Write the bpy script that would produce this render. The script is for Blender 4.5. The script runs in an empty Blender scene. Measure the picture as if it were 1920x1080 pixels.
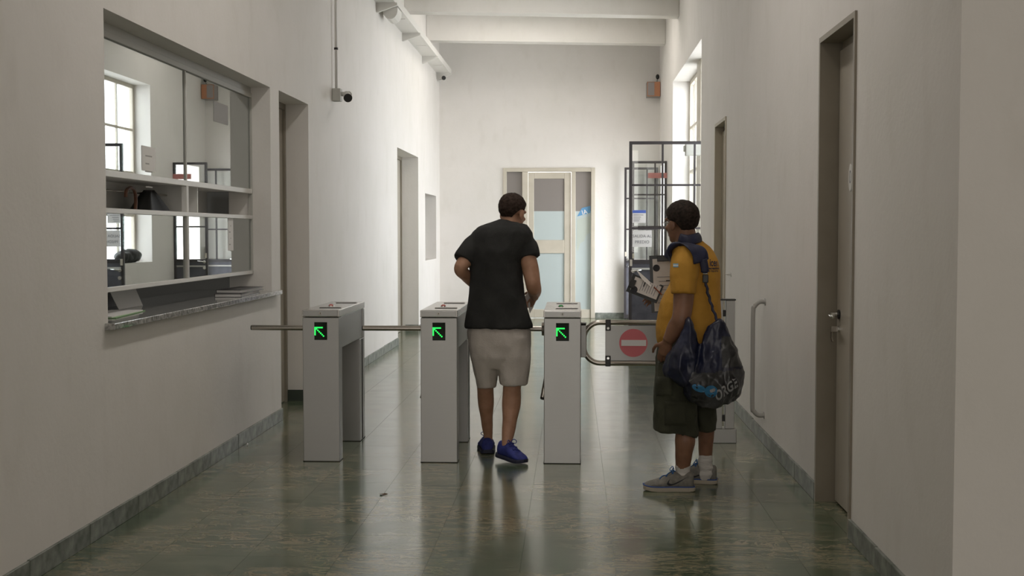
import bpy, bmesh, math, random
from mathutils import Vector, Matrix, Quaternion, noise
from mathutils.bvhtree import BVHTree

random.seed(7)
SC = bpy.context.scene
COL = SC.collection
PI = math.pi

# ------------------------------------------------------------------ camera
FPX, VX, VY = 2300.0, 1075.0, 435.0
_n = math.hypot(FPX, 540 - VY)
_s, _c = -(540 - VY) / _n, FPX / _n
_y = Vector((VX - 960, 540 - VY, FPX)).normalized()
_z = Vector((0, _c, _s))
_x = _z.cross(_y)
if _x.x < 0: _x = -_x
EYE = Vector((0, 0, 1.5))
cam_d = bpy.data.cameras.new('camera'); cam = bpy.data.objects.new('camera', cam_d); COL.objects.link(cam)
cam_d.sensor_width = 36; cam_d.lens = FPX / 1920 * 36; cam_d.clip_start = 0.05
cam.matrix_world = Matrix(((_x[0], _x[1], -_x[2], 0), (_y[0], _y[1], -_y[2], 0), (_z[0], _z[1], -_z[2], 1.5), (0, 0, 0, 1)))
SC.camera = cam

def ray(px, py):
    d = Vector((px - 960, 540 - py, FPX)); return Vector((d.dot(_x), d.dot(_y), d.dot(_z)))
def at(px, py, Y):
    r = ray(px, py); return EYE + r * (Y / r.y)
def atX(px, py, X):
    r = ray(px, py); return EYE + r * (X / r.x)

# ------------------------------------------------------------------ world, lights, exposure
SC.view_settings.view_transform = 'Standard'; SC.view_settings.look = 'None'
SC.view_settings.gamma = 1.0; SC.view_settings.use_curve_mapping = False
SC.view_settings.exposure = 0.0
W = bpy.data.worlds.new('sky'); SC.world = W; W.use_nodes = True
bg = W.node_tree.nodes['Background']; bg.inputs[0].default_value = (0.91, 0.94, 1.0, 1); bg.inputs[1].default_value = 7.8

def area(name, loc, direction, sx, sy, energy, color=(1, 1, 1), portal=False):
    l = bpy.data.lights.new(name, 'AREA'); l.shape = 'RECTANGLE'; l.size = sx; l.size_y = sy
    l.energy = energy; l.color = color
    o = bpy.data.objects.new(name, l); COL.objects.link(o); o.location = loc
    o.rotation_euler = Vector(direction).to_track_quat('-Z', 'Y').to_euler()
    if portal: l.cycles.is_portal = True
    return o
area('window_portal', (1.95, 16.44, 2.39), (-1, 0, 0), 4.2, 2.7, 1, portal=True)
area('exit_portal', (1.95, 20.33, 1.31), (-1, 0, 0), 1.24, 2.62, 1, portal=True)
area('daylight_exit', (2.35, 20.2, 1.3), (-1, 0, 0), 1.1, 2.2, 38, (0.95, 0.97, 1.0))
area('booth_fill', (-3.5, 7.5, 2.85), (0, 0, -1), 0.6, 1.2, 5, (1.0, 0.97, 0.93))  # added unseen fill that brightens the booth interior
area('hall_ceiling_fill', (1.0, 0.5, 4.6), (0, 0.25, -1), 2.5, 1.2, 18, (1.0, 0.93, 0.85))  # added warm fill under the hall ceiling, no fixture there
area('hall_rear_fill', (0.0, -5.9, 2.4), (0, 1, 0), 7, 3, 152, (1.0, 0.95, 0.89))  # added soft fill before the closed rear wall, which has no opening
area('corridor_fill', (-0.4, 7.2, 4.9), (0, 0, -1), 0.3, 3.0, 54, (1.0, 0.955, 0.90))  # unseen fills added under the ceiling, this one and the next three
area('corridor_fill', (-0.4, 12.5, 4.9), (0, 0, -1), 0.3, 3.0, 18, (1.0, 0.955, 0.90))
area('corridor_fill', (-0.4, 18.4, 4.9), (0, 0, -1), 2.4, 1.2, 32, (1.0, 0.945, 0.88))
area('corridor_fill', (-0.4, 15.95, 4.9), (0, 0, -1), 2.4, 1.2, 12, (1.0, 0.945, 0.88))

# ------------------------------------------------------------------ materials
def mat(name, color, rough=0.6, metal=0.0, **kw):
    m = bpy.data.materials.new(name); m.use_nodes = True
    b = m.node_tree.nodes['Principled BSDF']
    b.inputs['Base Color'].default_value = (*color, 1); b.inputs['Roughness'].default_value = rough
    b.inputs['Metallic'].default_value = metal
    for k, v in kw.items(): b.inputs[k.replace('_', ' ')].default_value = v
    return m
def nodes(m): return m.node_tree.nodes, m.node_tree.links, m.node_tree.nodes['Principled BSDF']
def noisy(m, c1, c2, scale=4, detail=5, rough=(None, None), bump=0.0, bscale=60, stretch=(1, 1, 1), lo=0.35, hi=0.65, coord='Object', rnd=False):
    N, L, b = nodes(m)
    tc = N.new('ShaderNodeTexCoord'); mp = N.new('ShaderNodeMapping'); mp.inputs['Scale'].default_value = stretch
    L.new(tc.outputs[coord], mp.inputs[0])
    nz = N.new('ShaderNodeTexNoise'); nz.inputs['Scale'].default_value = scale; nz.inputs['Detail'].default_value = detail
    L.new(mp.outputs[0], nz.inputs['Vector'])
    cr = N.new('ShaderNodeValToRGB'); cr.color_ramp.elements[0].position = lo; cr.color_ramp.elements[1].position = hi
    cr.color_ramp.elements[0].color = (*c1, 1); cr.color_ramp.elements[1].color = (*c2, 1)
    L.new(nz.outputs[0], cr.inputs[0]); L.new(cr.outputs[0], b.inputs['Base Color'])
    if bump:
        n2 = N.new('ShaderNodeTexNoise'); n2.inputs['Scale'].default_value = bscale; n2.inputs['Detail'].default_value = 4
        L.new(mp.outputs[0], n2.inputs['Vector'])
        bp = N.new('ShaderNodeBump'); bp.inputs['Strength'].default_value = bump; bp.inputs['Distance'].default_value = 0.01
        L.new(n2.outputs[0], bp.inputs['Height']); L.new(bp.outputs[0], b.inputs['Normal'])
    return m

M = {}
# painted plaster: warm white, faint blotches and scuffs
def wall_mat(name, base, rough=0.75):
    m = mat(name, base, rough); N, L, b = nodes(m)
    g = N.new('ShaderNodeNewGeometry')
    n1 = N.new('ShaderNodeTexNoise'); n1.inputs['Scale'].default_value = 1.1; n1.inputs['Detail'].default_value = 7; n1.inputs['Roughness'].default_value = 0.62
    L.new(g.outputs['Position'], n1.inputs['Vector'])
    cr = N.new('ShaderNodeValToRGB'); e = cr.color_ramp.elements
    e[0].position = 0.30; e[0].color = (base[0]*0.94, base[1]*0.945, base[2]*0.93, 1); e[1].position = 0.62; e[1].color = (*base, 1)
    L.new(n1.outputs[0], cr.inputs[0])
    mp = N.new('ShaderNodeMapping'); mp.inputs['Scale'].default_value = (2.2, 2.2, 1.0); L.new(g.outputs['Position'], mp.inputs[0])
    n2 = N.new('ShaderNodeTexNoise'); n2.inputs['Scale'].default_value = 2.4; n2.inputs['Detail'].default_value = 9; L.new(mp.outputs[0], n2.inputs['Vector'])
    c2 = N.new('ShaderNodeValToRGB'); c2.color_ramp.elements[0].position = 0.22; c2.color_ramp.elements[0].color = (0.95, 0.945, 0.935, 1); c2.color_ramp.elements[1].position = 0.44; c2.color_ramp.elements[1].color = (1, 1, 1, 1)
    L.new(n2.outputs[0], c2.inputs[0])
    mx = N.new('ShaderNodeMix'); mx.data_type = 'RGBA'; mx.blend_type = 'MULTIPLY'; mx.inputs['Factor'].default_value = 1
    L.new(cr.outputs[0], mx.inputs['A']); L.new(c2.outputs[0], mx.inputs['B']); L.new(mx.outputs['Result'], b.inputs['Base Color'])
    n3 = N.new('ShaderNodeTexNoise'); n3.inputs['Scale'].default_value = 35; n3.inputs['Detail'].default_value = 3; L.new(g.outputs['Position'], n3.inputs['Vector'])
    bp = N.new('ShaderNodeBump'); bp.inputs['Strength'].default_value = 0.12; bp.inputs['Distance'].default_value = 0.01
    L.new(n3.outputs[0], bp.inputs['Height']); L.new(bp.outputs[0], b.inputs['Normal'])
    return m
M['wall'] = wall_mat('wall_paint', (0.82, 0.785, 0.75))
M['ceiling'] = wall_mat('ceiling_paint', (0.82, 0.79, 0.75))
M['hall'] = wall_mat('hall_paint', (0.74, 0.68, 0.62))
M['outside'] = mat('outside_paving', (0.62, 0.61, 0.58), 0.9)

# green veined floor
def floor_mat():
    m = mat('green_marble_floor', (0.1, 0.13, 0.1), 0.17, Specular_IOR_Level=0.7, Coat_Weight=0.22, Coat_Roughness=0.10, Coat_IOR=1.5); N, L, b = nodes(m)
    g = N.new('ShaderNodeNewGeometry'); oi = N.new('ShaderNodeObjectInfo')
    mul = N.new('ShaderNodeVectorMath'); mul.operation = 'SCALE'; mul.inputs[0].default_value = (7, 5, 3); L.new(oi.outputs['Random'], mul.inputs['Scale'])
    add = N.new('ShaderNodeVectorMath'); add.operation = 'ADD'; L.new(g.outputs['Position'], add.inputs[0]); L.new(mul.outputs[0], add.inputs[1])
    mp = N.new('ShaderNodeMapping'); mp.inputs['Scale'].default_value = (1.0, 2.6, 1.0); L.new(add.outputs[0], mp.inputs[0])
    n1 = N.new('ShaderNodeTexNoise'); n1.inputs['Scale'].default_value = 1.7; n1.inputs['Detail'].default_value = 9; n1.inputs['Roughness'].default_value = 0.65; n1.inputs['Distortion'].default_value = 1.4
    L.new(mp.outputs[0], n1.inputs['Vector'])
    cr = N.new('ShaderNodeValToRGB'); e = cr.color_ramp.elements
    e[0].position = 0.33; e[0].color = (0.030, 0.066, 0.030, 1); e[1].position = 0.68; e[1].color = (0.145, 0.170, 0.110, 1)
    L.new(n1.outputs[0], cr.inputs[0])
    n2 = N.new('ShaderNodeTexNoise'); n2.inputs['Scale'].default_value = 3.4; n2.inputs['Detail'].default_value = 12; n2.inputs['Distortion'].default_value = 1.1; n2.inputs['Roughness'].default_value = 0.78
    L.new(mp.outputs[0], n2.inputs['Vector'])
    c2 = N.new('ShaderNodeValToRGB'); c2.color_ramp.interpolation = 'EASE'; e = c2.color_ramp.elements
    e[0].position = 0.465; e[0].color = (0, 0, 0, 1); e[1].position = 0.55; e[1].color = (0, 0, 0, 1)
    k = c2.color_ramp.elements.new(0.508); k.color = (1, 1, 1, 1)
    L.new(n2.outputs[0], c2.inputs[0])
    n4 = N.new('ShaderNodeTexNoise'); n4.inputs['Scale'].default_value = 1.5; n4.inputs['Detail'].default_value = 3; L.new(g.outputs['Position'], n4.inputs['Vector'])
    c4 = N.new('ShaderNodeValToRGB'); c4.color_ramp.elements[0].position = 0.36; c4.color_ramp.elements[1].position = 0.56; L.new(n4.outputs[0], c4.inputs[0])
    mm = N.new('ShaderNodeMath'); mm.operation = 'MULTIPLY'; L.new(c2.outputs[0], mm.inputs[0]); L.new(c4.outputs[0], mm.inputs[1])
    m3 = N.new('ShaderNodeMath'); m3.operation = 'MULTIPLY'; m3.inputs[1].default_value = 0.72; L.new(mm.outputs[0], m3.inputs[0])
    mx = N.new('ShaderNodeMix'); mx.data_type = 'RGBA'; L.new(m3.outputs[0], mx.inputs['Factor'])
    L.new(cr.outputs[0], mx.inputs['A']); mx.inputs['B'].default_value = (0.42, 0.32, 0.21, 1)
    L.new(mx.outputs['Result'], b.inputs['Base Color'])
    n5 = N.new('ShaderNodeTexNoise'); n5.inputs['Scale'].default_value = 5; n5.inputs['Detail'].default_value = 5; L.new(g.outputs['Position'], n5.inputs['Vector'])
    r5 = N.new('ShaderNodeMapRange'); r5.inputs['To Min'].default_value = 0.13; r5.inputs['To Max'].default_value = 0.25; L.new(n5.outputs[0], r5.inputs[0]); L.new(r5.outputs[0], b.inputs['Roughness'])
    return m
M['floor'] = floor_mat()
M['joint'] = mat('floor_joint', (0.06, 0.065, 0.05), 0.6)
M['stone'] = noisy(mat('skirting_stone', (0.3, 0.32, 0.29), 0.4), (0.075, 0.09, 0.072), (0.30, 0.315, 0.28), 13, 10, lo=0.3, hi=0.72, coord='Object')
M['granite'] = noisy(mat('granite_ledge', (0.3, 0.3, 0.29), 0.08), (0.16, 0.16, 0.155), (0.46, 0.45, 0.43), 55, 6, lo=0.35, hi=0.62)
def steel(name, c, r, st):
    m = mat(name, c, r, 1.0); N, L, b = nodes(m)
    tc = N.new('ShaderNodeTexCoord'); mp = N.new('ShaderNodeMapping'); mp.inputs['Scale'].default_value = st; L.new(tc.outputs['Object'], mp.inputs[0])
    nz = N.new('ShaderNodeTexNoise'); nz.inputs['Scale'].default_value = 9; nz.inputs['Detail'].default_value = 6; L.new(mp.outputs[0], nz.inputs['Vector'])
    mr = N.new('ShaderNodeMapRange'); mr.inputs['To Min'].default_value = r - 0.04; mr.inputs['To Max'].default_value = r + 0.05; L.new(nz.outputs[0], mr.inputs[0]); L.new(mr.outputs[0], b.inputs['Roughness'])
    bp = N.new('ShaderNodeBump'); bp.inputs['Strength'].default_value = 0.012; bp.inputs['Distance'].default_value = 0.002; L.new(nz.outputs[0], bp.inputs['Height']); L.new(bp.outputs[0], b.inputs['Normal'])
    return m
M['steel'] = steel('brushed_steel', (0.39, 0.385, 0.372), 0.42, (1, 1, 14))
M['steel_top'] = steel('polished_steel', (0.58, 0.56, 0.54), 0.24, (1, 14, 1))
M['tube'] = mat('steel_tube', (0.47, 0.435, 0.39), 0.27, 1.0)
M['chrome'] = mat('chrome', (0.8, 0.8, 0.78), 0.12, 1.0)
M['black'] = mat('black_plastic', (0.014, 0.013, 0.012), 0.4)
M['gap'] = mat('dark_gap', (0.02, 0.018, 0.016), 0.8)
M['screen'] = mat('display_glass', (0.006, 0.014, 0.008), 0.08)
M['led'] = mat('green_led', (0.02, 0.6, 0.08), 0.4, Emission_Color=(0.02, 1.0, 0.12, 1), Emission_Strength=1.3)
M['red_button'] = mat('red_button', (0.50, 0.14, 0.12), 0.25)
M['green_button'] = mat('green_button', (0.05, 0.35, 0.10), 0.25)
M['cream'] = noisy(mat('cream_paint', (0.58, 0.53, 0.44), 0.42), (0.53, 0.485, 0.40), (0.60, 0.55, 0.46), 3, 4)
M['door'] = noisy(mat('taupe_door_paint', (0.40, 0.36, 0.29), 0.4), (0.40, 0.36, 0.30), (0.46, 0.42, 0.35), 2.5, 5, stretch=(1, 1, 0.4))
M['door_frame'] = noisy(mat('taupe_frame_paint', (0.26, 0.225, 0.17), 0.42), (0.25, 0.215, 0.165), (0.29, 0.255, 0.20), 3, 4)
M['white'] = mat('white_enamel', (0.74, 0.72, 0.68), 0.4)
M['grey_plastic'] = mat('grey_plastic', (0.50, 0.49, 0.45), 0.5)
M['grey_rail'] = mat('grey_coated_rail', (0.40, 0.385, 0.36), 0.35)
M['dark_metal'] = mat('dark_grey_metal', (0.052, 0.046, 0.048), 0.35, 0.2)
M['panel_metal'] = noisy(mat('slate_metal_panel', (0.09, 0.09, 0.11), 0.45), (0.065, 0.065, 0.08), (0.11, 0.11, 0.13), 8, 6)
M['paper'] = mat('white_paper', (0.80, 0.78, 0.76), 0.8)
M['paper_grey'] = mat('printed_paper', (0.62, 0.58, 0.55), 0.8)
M['ink'] = mat('black_ink', (0.02, 0.02, 0.025), 0.7)
M['grey_ink'] = mat('grey_ink', (0.22, 0.22, 0.24), 0.7)
M['blue_ink'] = mat('blue_print', (0.09, 0.16, 0.55), 0.6)
M['red_print'] = mat('red_print', (0.55, 0.10, 0.13), 0.45)
M['pale_red'] = mat('faded_red_sign', (0.55, 0.22, 0.20), 0.5)
M['orange'] = mat('orange_case', (0.50, 0.22, 0.11), 0.45)
M['film'] = mat('frosted_film', (0.50, 0.57, 0.57), 0.25)
M['grey_film'] = mat('grey_pane_film', (0.25, 0.225, 0.21), 0.3)
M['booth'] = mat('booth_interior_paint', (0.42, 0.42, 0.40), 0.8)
M['shelf'] = mat('booth_shelf_paint', (0.84, 0.83, 0.80), 0.6)
def glass(name, refl, tint, trans=(1, 1, 1), fresnel=False):
    m = bpy.data.materials.new(name); m.use_nodes = True; N, L = m.node_tree.nodes, m.node_tree.links
    N.remove(N['Principled BSDF']); out = N['Material Output']
    t = N.new('ShaderNodeBsdfTransparent'); t.inputs[0].default_value = (*trans, 1)
    g = N.new('ShaderNodeBsdfGlossy'); g.inputs['Color'].default_value = (*tint, 1); g.inputs['Roughness'].default_value = 0.0
    mx = N.new('ShaderNodeMixShader'); mx.inputs[0].default_value = refl
    if fresnel:
        f = N.new('ShaderNodeFresnel'); gg = N.new('ShaderNodeNewGeometry'); mr = N.new('ShaderNodeMapRange')
        mr.inputs['To Min'].default_value = 1.5; mr.inputs['To Max'].default_value = 1 / 1.5          # a thin pane reflects alike on both faces
        L.new(gg.outputs['Backfacing'], mr.inputs[0]); L.new(mr.outputs[0], f.inputs[0]); L.new(f.outputs[0], mx.inputs[0])
    L.new(t.outputs[0], mx.inputs[1]); L.new(g.outputs[0], mx.inputs[2]); L.new(mx.outputs[0], out.inputs[0])
    return m
M['mirror_glass'] = glass('reflective_glass', 0.56, (0.93, 0.96, 0.95), (0.55, 0.58, 0.57))
M['glass'] = glass('clear_glass', 0.1, (1, 1, 1), (0.975, 0.985, 0.98), True)
M['window_pane'] = mat('hazy_window_pane', (0.75, 0.82, 0.80), 0.25, Transmission_Weight=0.0)
# people
M['skin1'] = noisy(mat('tan_skin', (0.42, 0.23, 0.145), 0.5), (0.36, 0.19, 0.115), (0.46, 0.255, 0.165), 14, 4)
M['skin2'] = noisy(mat('brown_skin', (0.22, 0.11, 0.065), 0.5), (0.19, 0.092, 0.054), (0.25, 0.125, 0.075), 14, 4)
M['hair1'] = noisy(mat('dark_brown_hair', (0.035, 0.022, 0.016), 0.85, Specular_IOR_Level=0.2), (0.022, 0.013, 0.010), (0.055, 0.036, 0.027), 60, 5, bump=0.3, bscale=160)
M['hair2'] = noisy(mat('black_brown_hair', (0.025, 0.018, 0.014), 0.85, Specular_IOR_Level=0.2), (0.014, 0.010, 0.008), (0.040, 0.028, 0.021), 60, 5, bump=0.3, bscale=160)
M['shirt1'] = noisy(mat('black_cotton', (0.018, 0.018, 0.017), 0.85), (0.014, 0.014, 0.013), (0.024, 0.024, 0.023), 10, 5, bump=0.25, bscale=220)
M['shorts1'] = noisy(mat('pale_grey_cotton', (0.50, 0.45, 0.41), 0.85), (0.47, 0.425, 0.385), (0.55, 0.50, 0.46), 9, 5, bump=0.25, bscale=120)
M['shoe1'] = noisy(mat('royal_blue_canvas', (0.025, 0.035, 0.20), 0.7), (0.018, 0.026, 0.16), (0.034, 0.045, 0.25), 30, 4, bump=0.2, bscale=200)
M['sole1'] = mat('dark_blue_sole', (0.018, 0.02, 0.045), 0.6)
M['shirt2'] = noisy(mat('mustard_cotton', (0.52, 0.265, 0.035), 0.85), (0.47, 0.235, 0.028), (0.57, 0.295, 0.042), 8, 5, bump=0.25, bscale=200)
M['navy'] = noisy(mat('navy_nylon', (0.012, 0.014, 0.045), 0.55), (0.009, 0.010, 0.030), (0.018, 0.022, 0.065), 10, 5, bump=0.2, bscale=180)
M['bag'] = noisy(mat('navy_bag_nylon', (0.014, 0.017, 0.055), 0.38), (0.005, 0.006, 0.018), (0.014, 0.018, 0.050), 7, 6)
M['bag_dark'] = noisy(mat('black_bag_vinyl', (0.016, 0.016, 0.018), 0.3), (0.010, 0.010, 0.011), (0.055, 0.055, 0.058), 9, 6)
M['bag_blue'] = mat('bright_blue_print', (0.03, 0.16, 0.32), 0.3)
M['letter'] = mat('pale_letter_print', (0.30, 0.30, 0.31), 0.5)
M['olive'] = noisy(mat('olive_twill', (0.035, 0.036, 0.020), 0.85), (0.028, 0.029, 0.016), (0.044, 0.045, 0.026), 10, 5, bump=0.25, bscale=200)
M['sock'] = noisy(mat('white_sock_knit', (0.62, 0.59, 0.56), 0.9), (0.54, 0.51, 0.48), (0.66, 0.63, 0.60), 30, 3, bump=0.5, bscale=8, stretch=(1, 1, 18))
M['shoe2'] = noisy(mat('grey_mesh_shoe', (0.20, 0.19, 0.165), 0.8), (0.17, 0.16, 0.14), (0.23, 0.215, 0.19), 40, 3, bump=0.3, bscale=260)
M['sole2'] = mat('tan_white_sole', (0.40, 0.35, 0.28), 0.7)
M['lace'] = mat('blue_lace', (0.02, 0.10, 0.30), 0.7)
M['shoe_blue'] = mat('blue_sole_line', (0.03, 0.08, 0.28), 0.6)
M['eye'] = mat('eye_white', (0.75, 0.72, 0.68), 0.2)
M['iris'] = mat('dark_iris', (0.03, 0.018, 0.01), 0.15)
M['lips'] = mat('lip_skin', (0.30, 0.12, 0.09), 0.45)
M['flag'] = mat('pale_blue_patch', (0.22, 0.42, 0.55), 0.7)
M['clip_black'] = mat('black_board', (0.02, 0.022, 0.022), 0.4)
M['wood'] = noisy(mat('brown_handle_wood', (0.15, 0.06, 0.03), 0.35), (0.11, 0.04, 0.02), (0.20, 0.08, 0.04), 14, 4)
M['umbrella'] = mat('black_umbrella_nylon', (0.012, 0.012, 0.012), 0.55)
M['green_sheet'] = mat('green_sheet', (0.25, 0.42, 0.20), 0.7)
M['leaf'] = mat('dry_leaf', (0.10, 0.06, 0.03), 0.8)

# ------------------------------------------------------------------ mesh helpers
def me_from(verts, faces, name, smooth=False):
    me = bpy.data.meshes.new(name); me.from_pydata([tuple(v) for v in verts], [], faces); me.update()
    bm = bmesh.new(); bm.from_mesh(me); bmesh.ops.recalc_face_normals(bm, faces=bm.faces); bm.to_mesh(me); bm.free()
    if smooth: me.polygons.foreach_set('use_smooth', [True] * len(me.polygons))
    return me
def tag(o, label=None, cat=None, group=None, kind=None):
    if label: o['label'] = label
    if cat: o['category'] = cat
    if group: o['group'] = group
    if kind: o['kind'] = kind
    return o
def wloc(o):
    v = Vector((0, 0, 0))
    while o is not None: v = v + o.location; o = o.parent
    return v
def link(name, me, m=None, parent=None, base=True):
    """mesh given in world coordinates; origin moved to its own base centre"""
    vs = [v.co for v in me.vertices]
    lo = Vector([min(v[i] for v in vs) for i in range(3)]); hi = Vector([max(v[i] for v in vs) for i in range(3)])
    o0 = Vector(((lo.x + hi.x) / 2, (lo.y + hi.y) / 2, lo.z if base else (lo.z + hi.z) / 2))
    me.transform(Matrix.Translation(-o0)); me.name = name
    o = bpy.data.objects.new(name, me); COL.objects.link(o)
    if m is not None:
        for k in (m if isinstance(m, (list, tuple)) else [m]): me.materials.append(k)
    if parent is not None: o.parent = parent; o.location = o0 - wloc(parent)
    else: o.location = o0
    return o
def thing(name, loc, label, cat, group=None):
    o = bpy.data.objects.new(name, None); COL.objects.link(o); o.location = loc; o.empty_display_size = 0.2
    return tag(o, label, cat, group)
def copy_tree(o, parent=None):
    c = o.copy(); COL.objects.link(c)
    if parent is not None: c.parent = parent
    for ch in list(o.children): copy_tree(ch, c)
    return c

class G:
    """collects simple solids in one mesh"""
    def __init__(s): s.v = []; s.f = []
    def add(s, v, f):
        k = len(s.v); s.v += [Vector(p) for p in v]; s.f += [tuple(i + k for i in q) for q in f]; return s
    def box(s, x0, x1, y0, y1, z0, z1):
        v = [(x, y, z) for z in (z0, z1) for y in (y0, y1) for x in (x0, x1)]
        return s.add(v, [(0, 2, 3, 1), (4, 5, 7, 6), (0, 1, 5, 4), (2, 6, 7, 3), (0, 4, 6, 2), (1, 3, 7, 5)])
    def prism(s, pts, vec):
        n = len(pts); vec = Vector(vec); v = [Vector(p) for p in pts] + [Vector(p) + vec for p in pts]
        return s.add(v, [tuple(range(n))[::-1], tuple(range(n, 2 * n))] + [(i, (i + 1) % n, n + (i + 1) % n, n + i) for i in range(n)])
    def tube(s, pts, r, n=10, closed=False, up=None):
        v, f = tube_geo(pts, r, n, closed, up); return s.add(v, f)
    def disc(s, c, nrm, r, t, n=24):
        nrm = Vector(nrm).normalized(); return s.tube([Vector(c), Vector(c) + nrm * t], r, n)
    def ball(s, c, r, n=12, m=8):
        v, f = ell_geo(c, r, n, m); return s.add(v, f)
    def mesh(s, name, smooth=False): return me_from(s.v, s.f, name, smooth)
    def obj(s, name, m, parent=None, smooth=False, bevel=0.0, seg=2):
        me = s.mesh(name, smooth)
        if bevel:
            bm = bmesh.new(); bm.from_mesh(me)
            bmesh.ops.bevel(bm, geom=list(bm.edges), offset=bevel, segments=seg, affect='EDGES', profile=0.6, clamp_overlap=True)
            bm.to_mesh(me); bm.free()
        return link(name, me, m, parent)

def frames(pts, up=None, closed=False):
    n = len(pts); T = []
    for i in range(n):
        a = pts[(i - 1) % n] if (closed or i > 0) else pts[i]; b = pts[(i + 1) % n] if (closed or i < n - 1) else pts[i]
        d = b - a; T.append(d.normalized() if d.length > 1e-9 else Vector((0, 0, 1)))
    u = Vector(up) if up is not None else (Vector((0, 0, 1)) if abs(T[0].z) < 0.9 else Vector((1, 0, 0)))
    out = []
    for t in T:
        u = u - t * u.dot(t)
        if u.length < 1e-6: u = t.orthogonal()
        u.normalize(); out.append((t, u.copy(), t.cross(u)))
    return out
def tube_geo(pts, r, n=10, closed=False, up=None):
    pts = [Vector(p) for p in pts]; k = len(pts)
    rr = r if isinstance(r, (list, tuple)) and len(r) == k else [r] * k
    v = []; f = []
    for (t, a, b), p, q in zip(frames(pts, up, closed), pts, rr):
        qa, qb = (q if isinstance(q, (list, tuple)) else (q, q))
        for j in range(n):
            w = 2 * PI * j / n; v.append(p + a * (qa * math.cos(w)) + b * (qb * math.sin(w)))
    for i in range(k if closed else k - 1):
        i2 = (i + 1) % k
        for j in range(n): f.append((i * n + j, i * n + (j + 1) % n, i2 * n + (j + 1) % n, i2 * n + j))
    if not closed: f += [tuple(range(n))[::-1], tuple(range((k - 1) * n, k * n))]
    return v, f
def ell_geo(c, r, n=14, m=9, R=None):
    c = Vector(c); r = r if isinstance(r, (list, tuple)) else (r, r, r); v = [Vector((0, 0, -r[2]))]
    for i in range(1, m):
        ph = -PI / 2 + PI * i / m
        for j in range(n):
            th = 2 * PI * j / n; v.append(Vector((r[0] * math.cos(ph) * math.cos(th), r[1] * math.cos(ph) * math.sin(th), r[2] * math.sin(ph))))
    v.append(Vector((0, 0, r[2])))
    f = [(0, 1 + (j + 1) % n, 1 + j) for j in range(n)]
    for i in range(m - 2):
        for j in range(n): f.append((1 + i * n + j, 1 + i * n + (j + 1) % n, 1 + (i + 1) * n + (j + 1) % n, 1 + (i + 1) * n + j))
    b = 1 + (m - 2) * n; f += [(b + j, b + (j + 1) % n, len(v) - 1) for j in range(n)]
    if R is not None: v = [R @ p for p in v]
    return [p + c for p in v], f
def ring_geo(rings):
    n = len(rings[0]); v = [p for r in rings for p in r]; f = []
    for i in range(len(rings) - 1):
        for j in range(n): f.append((i * n + j, i * n + (j + 1) % n, (i + 1) * n + (j + 1) % n, (i + 1) * n + j))
    f += [tuple(range(n))[::-1], tuple(range((len(rings) - 1) * n, len(rings) * n))]
    return v, f
def ering(c, hx, hy, n=28, e=2.3, u=Vector((1, 0, 0)), w=Vector((0, 1, 0))):
    out = []
    for j in range(n):
        t = 2 * PI * j / n; a, b = math.cos(t), math.sin(t)
        out.append(c + u * (hx * math.copysign(abs(a) ** (2 / e), a)) + w * (hy * math.copysign(abs(b) ** (2 / e), b)))
    return out
def spline(pts, k=6):
    P = [Vector(p) for p in pts]; out = []
    for i in range(len(P) - 1):
        a, b, c, d = P[max(i - 1, 0)], P[i], P[i + 1], P[min(i + 2, len(P) - 1)]
        for j in range(k):
            t = j / k; out.append(0.5 * ((2 * b) + (c - a) * t + (2 * a - 5 * b + 4 * c - d) * t * t + (3 * b - a - 3 * c + d) * t ** 3))
    out.append(P[-1]); return out

def union(geos, voxel=0.006, smooth=4, sfac=0.5, wr=None):
    """one continuous surface out of overlapping solids"""
    g = G()
    for v, f in geos: g.add(v, f)
    me = g.mesh('u'); o = bpy.data.objects.new('u', me); COL.objects.link(o)
    a = o.modifiers.new('r', 'REMESH'); a.mode = 'VOXEL'; a.voxel_size = voxel; a.use_smooth_shade = True
    if smooth:
        b = o.modifiers.new('s', 'SMOOTH'); b.iterations = smooth; b.factor = sfac
    dg = bpy.context.evaluated_depsgraph_get(); ev = o.evaluated_get(dg)
    out = bpy.data.meshes.new_from_object(ev)
    bpy.data.objects.remove(o); bpy.data.meshes.remove(me)
    if wr:
        for q in (wr if isinstance(wr, list) else [wr]): wrinkle(out, *q); out.update()
    out.polygons.foreach_set('use_smooth', [True] * len(out.polygons))
    return out
def wrinkle(me, amp, sc, seed=0):
    off = Vector((seed * 3.1, seed * 1.7, seed)); nn = [v.normal.copy() for v in me.vertices]
    for v, n in zip(me.vertices, nn):
        p = v.co; q = Vector((p.x * sc[0], p.y * sc[1], p.z * sc[2])) + off
        d = 1 - 2 * abs(noise.noise(q)) ; e = noise.noise(q * 2.3)
        v.co = p + n * (amp * (d - 0.5) + 0.35 * amp * e)
def bvh_of(objs):
    vs = []; fs = []
    bpy.context.view_layer.update()
    for o in objs:
        k = len(vs); w = wloc(o); vs += [v.co + w for v in o.data.vertices]; fs += [tuple(i + k for i in p.vertices) for p in o.data.polygons]
    return BVHTree.FromPolygons(vs, fs)
def decal(name, pts2, faces, to3, direction, bvh, m, parent, lift=0.0015):
    """flat print laid on a curved surface"""
    d = Vector(direction).normalized(); vs = []
    for p in pts2:
        q = Vector(to3(p)); h = bvh.ray_cast(q - d * 0.5, d)
        vs.append((h[0] if h[0] is not None else q) - d * lift)
    return link(name, me_from(vs, faces, name), m, parent)
_tc = {}
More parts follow.
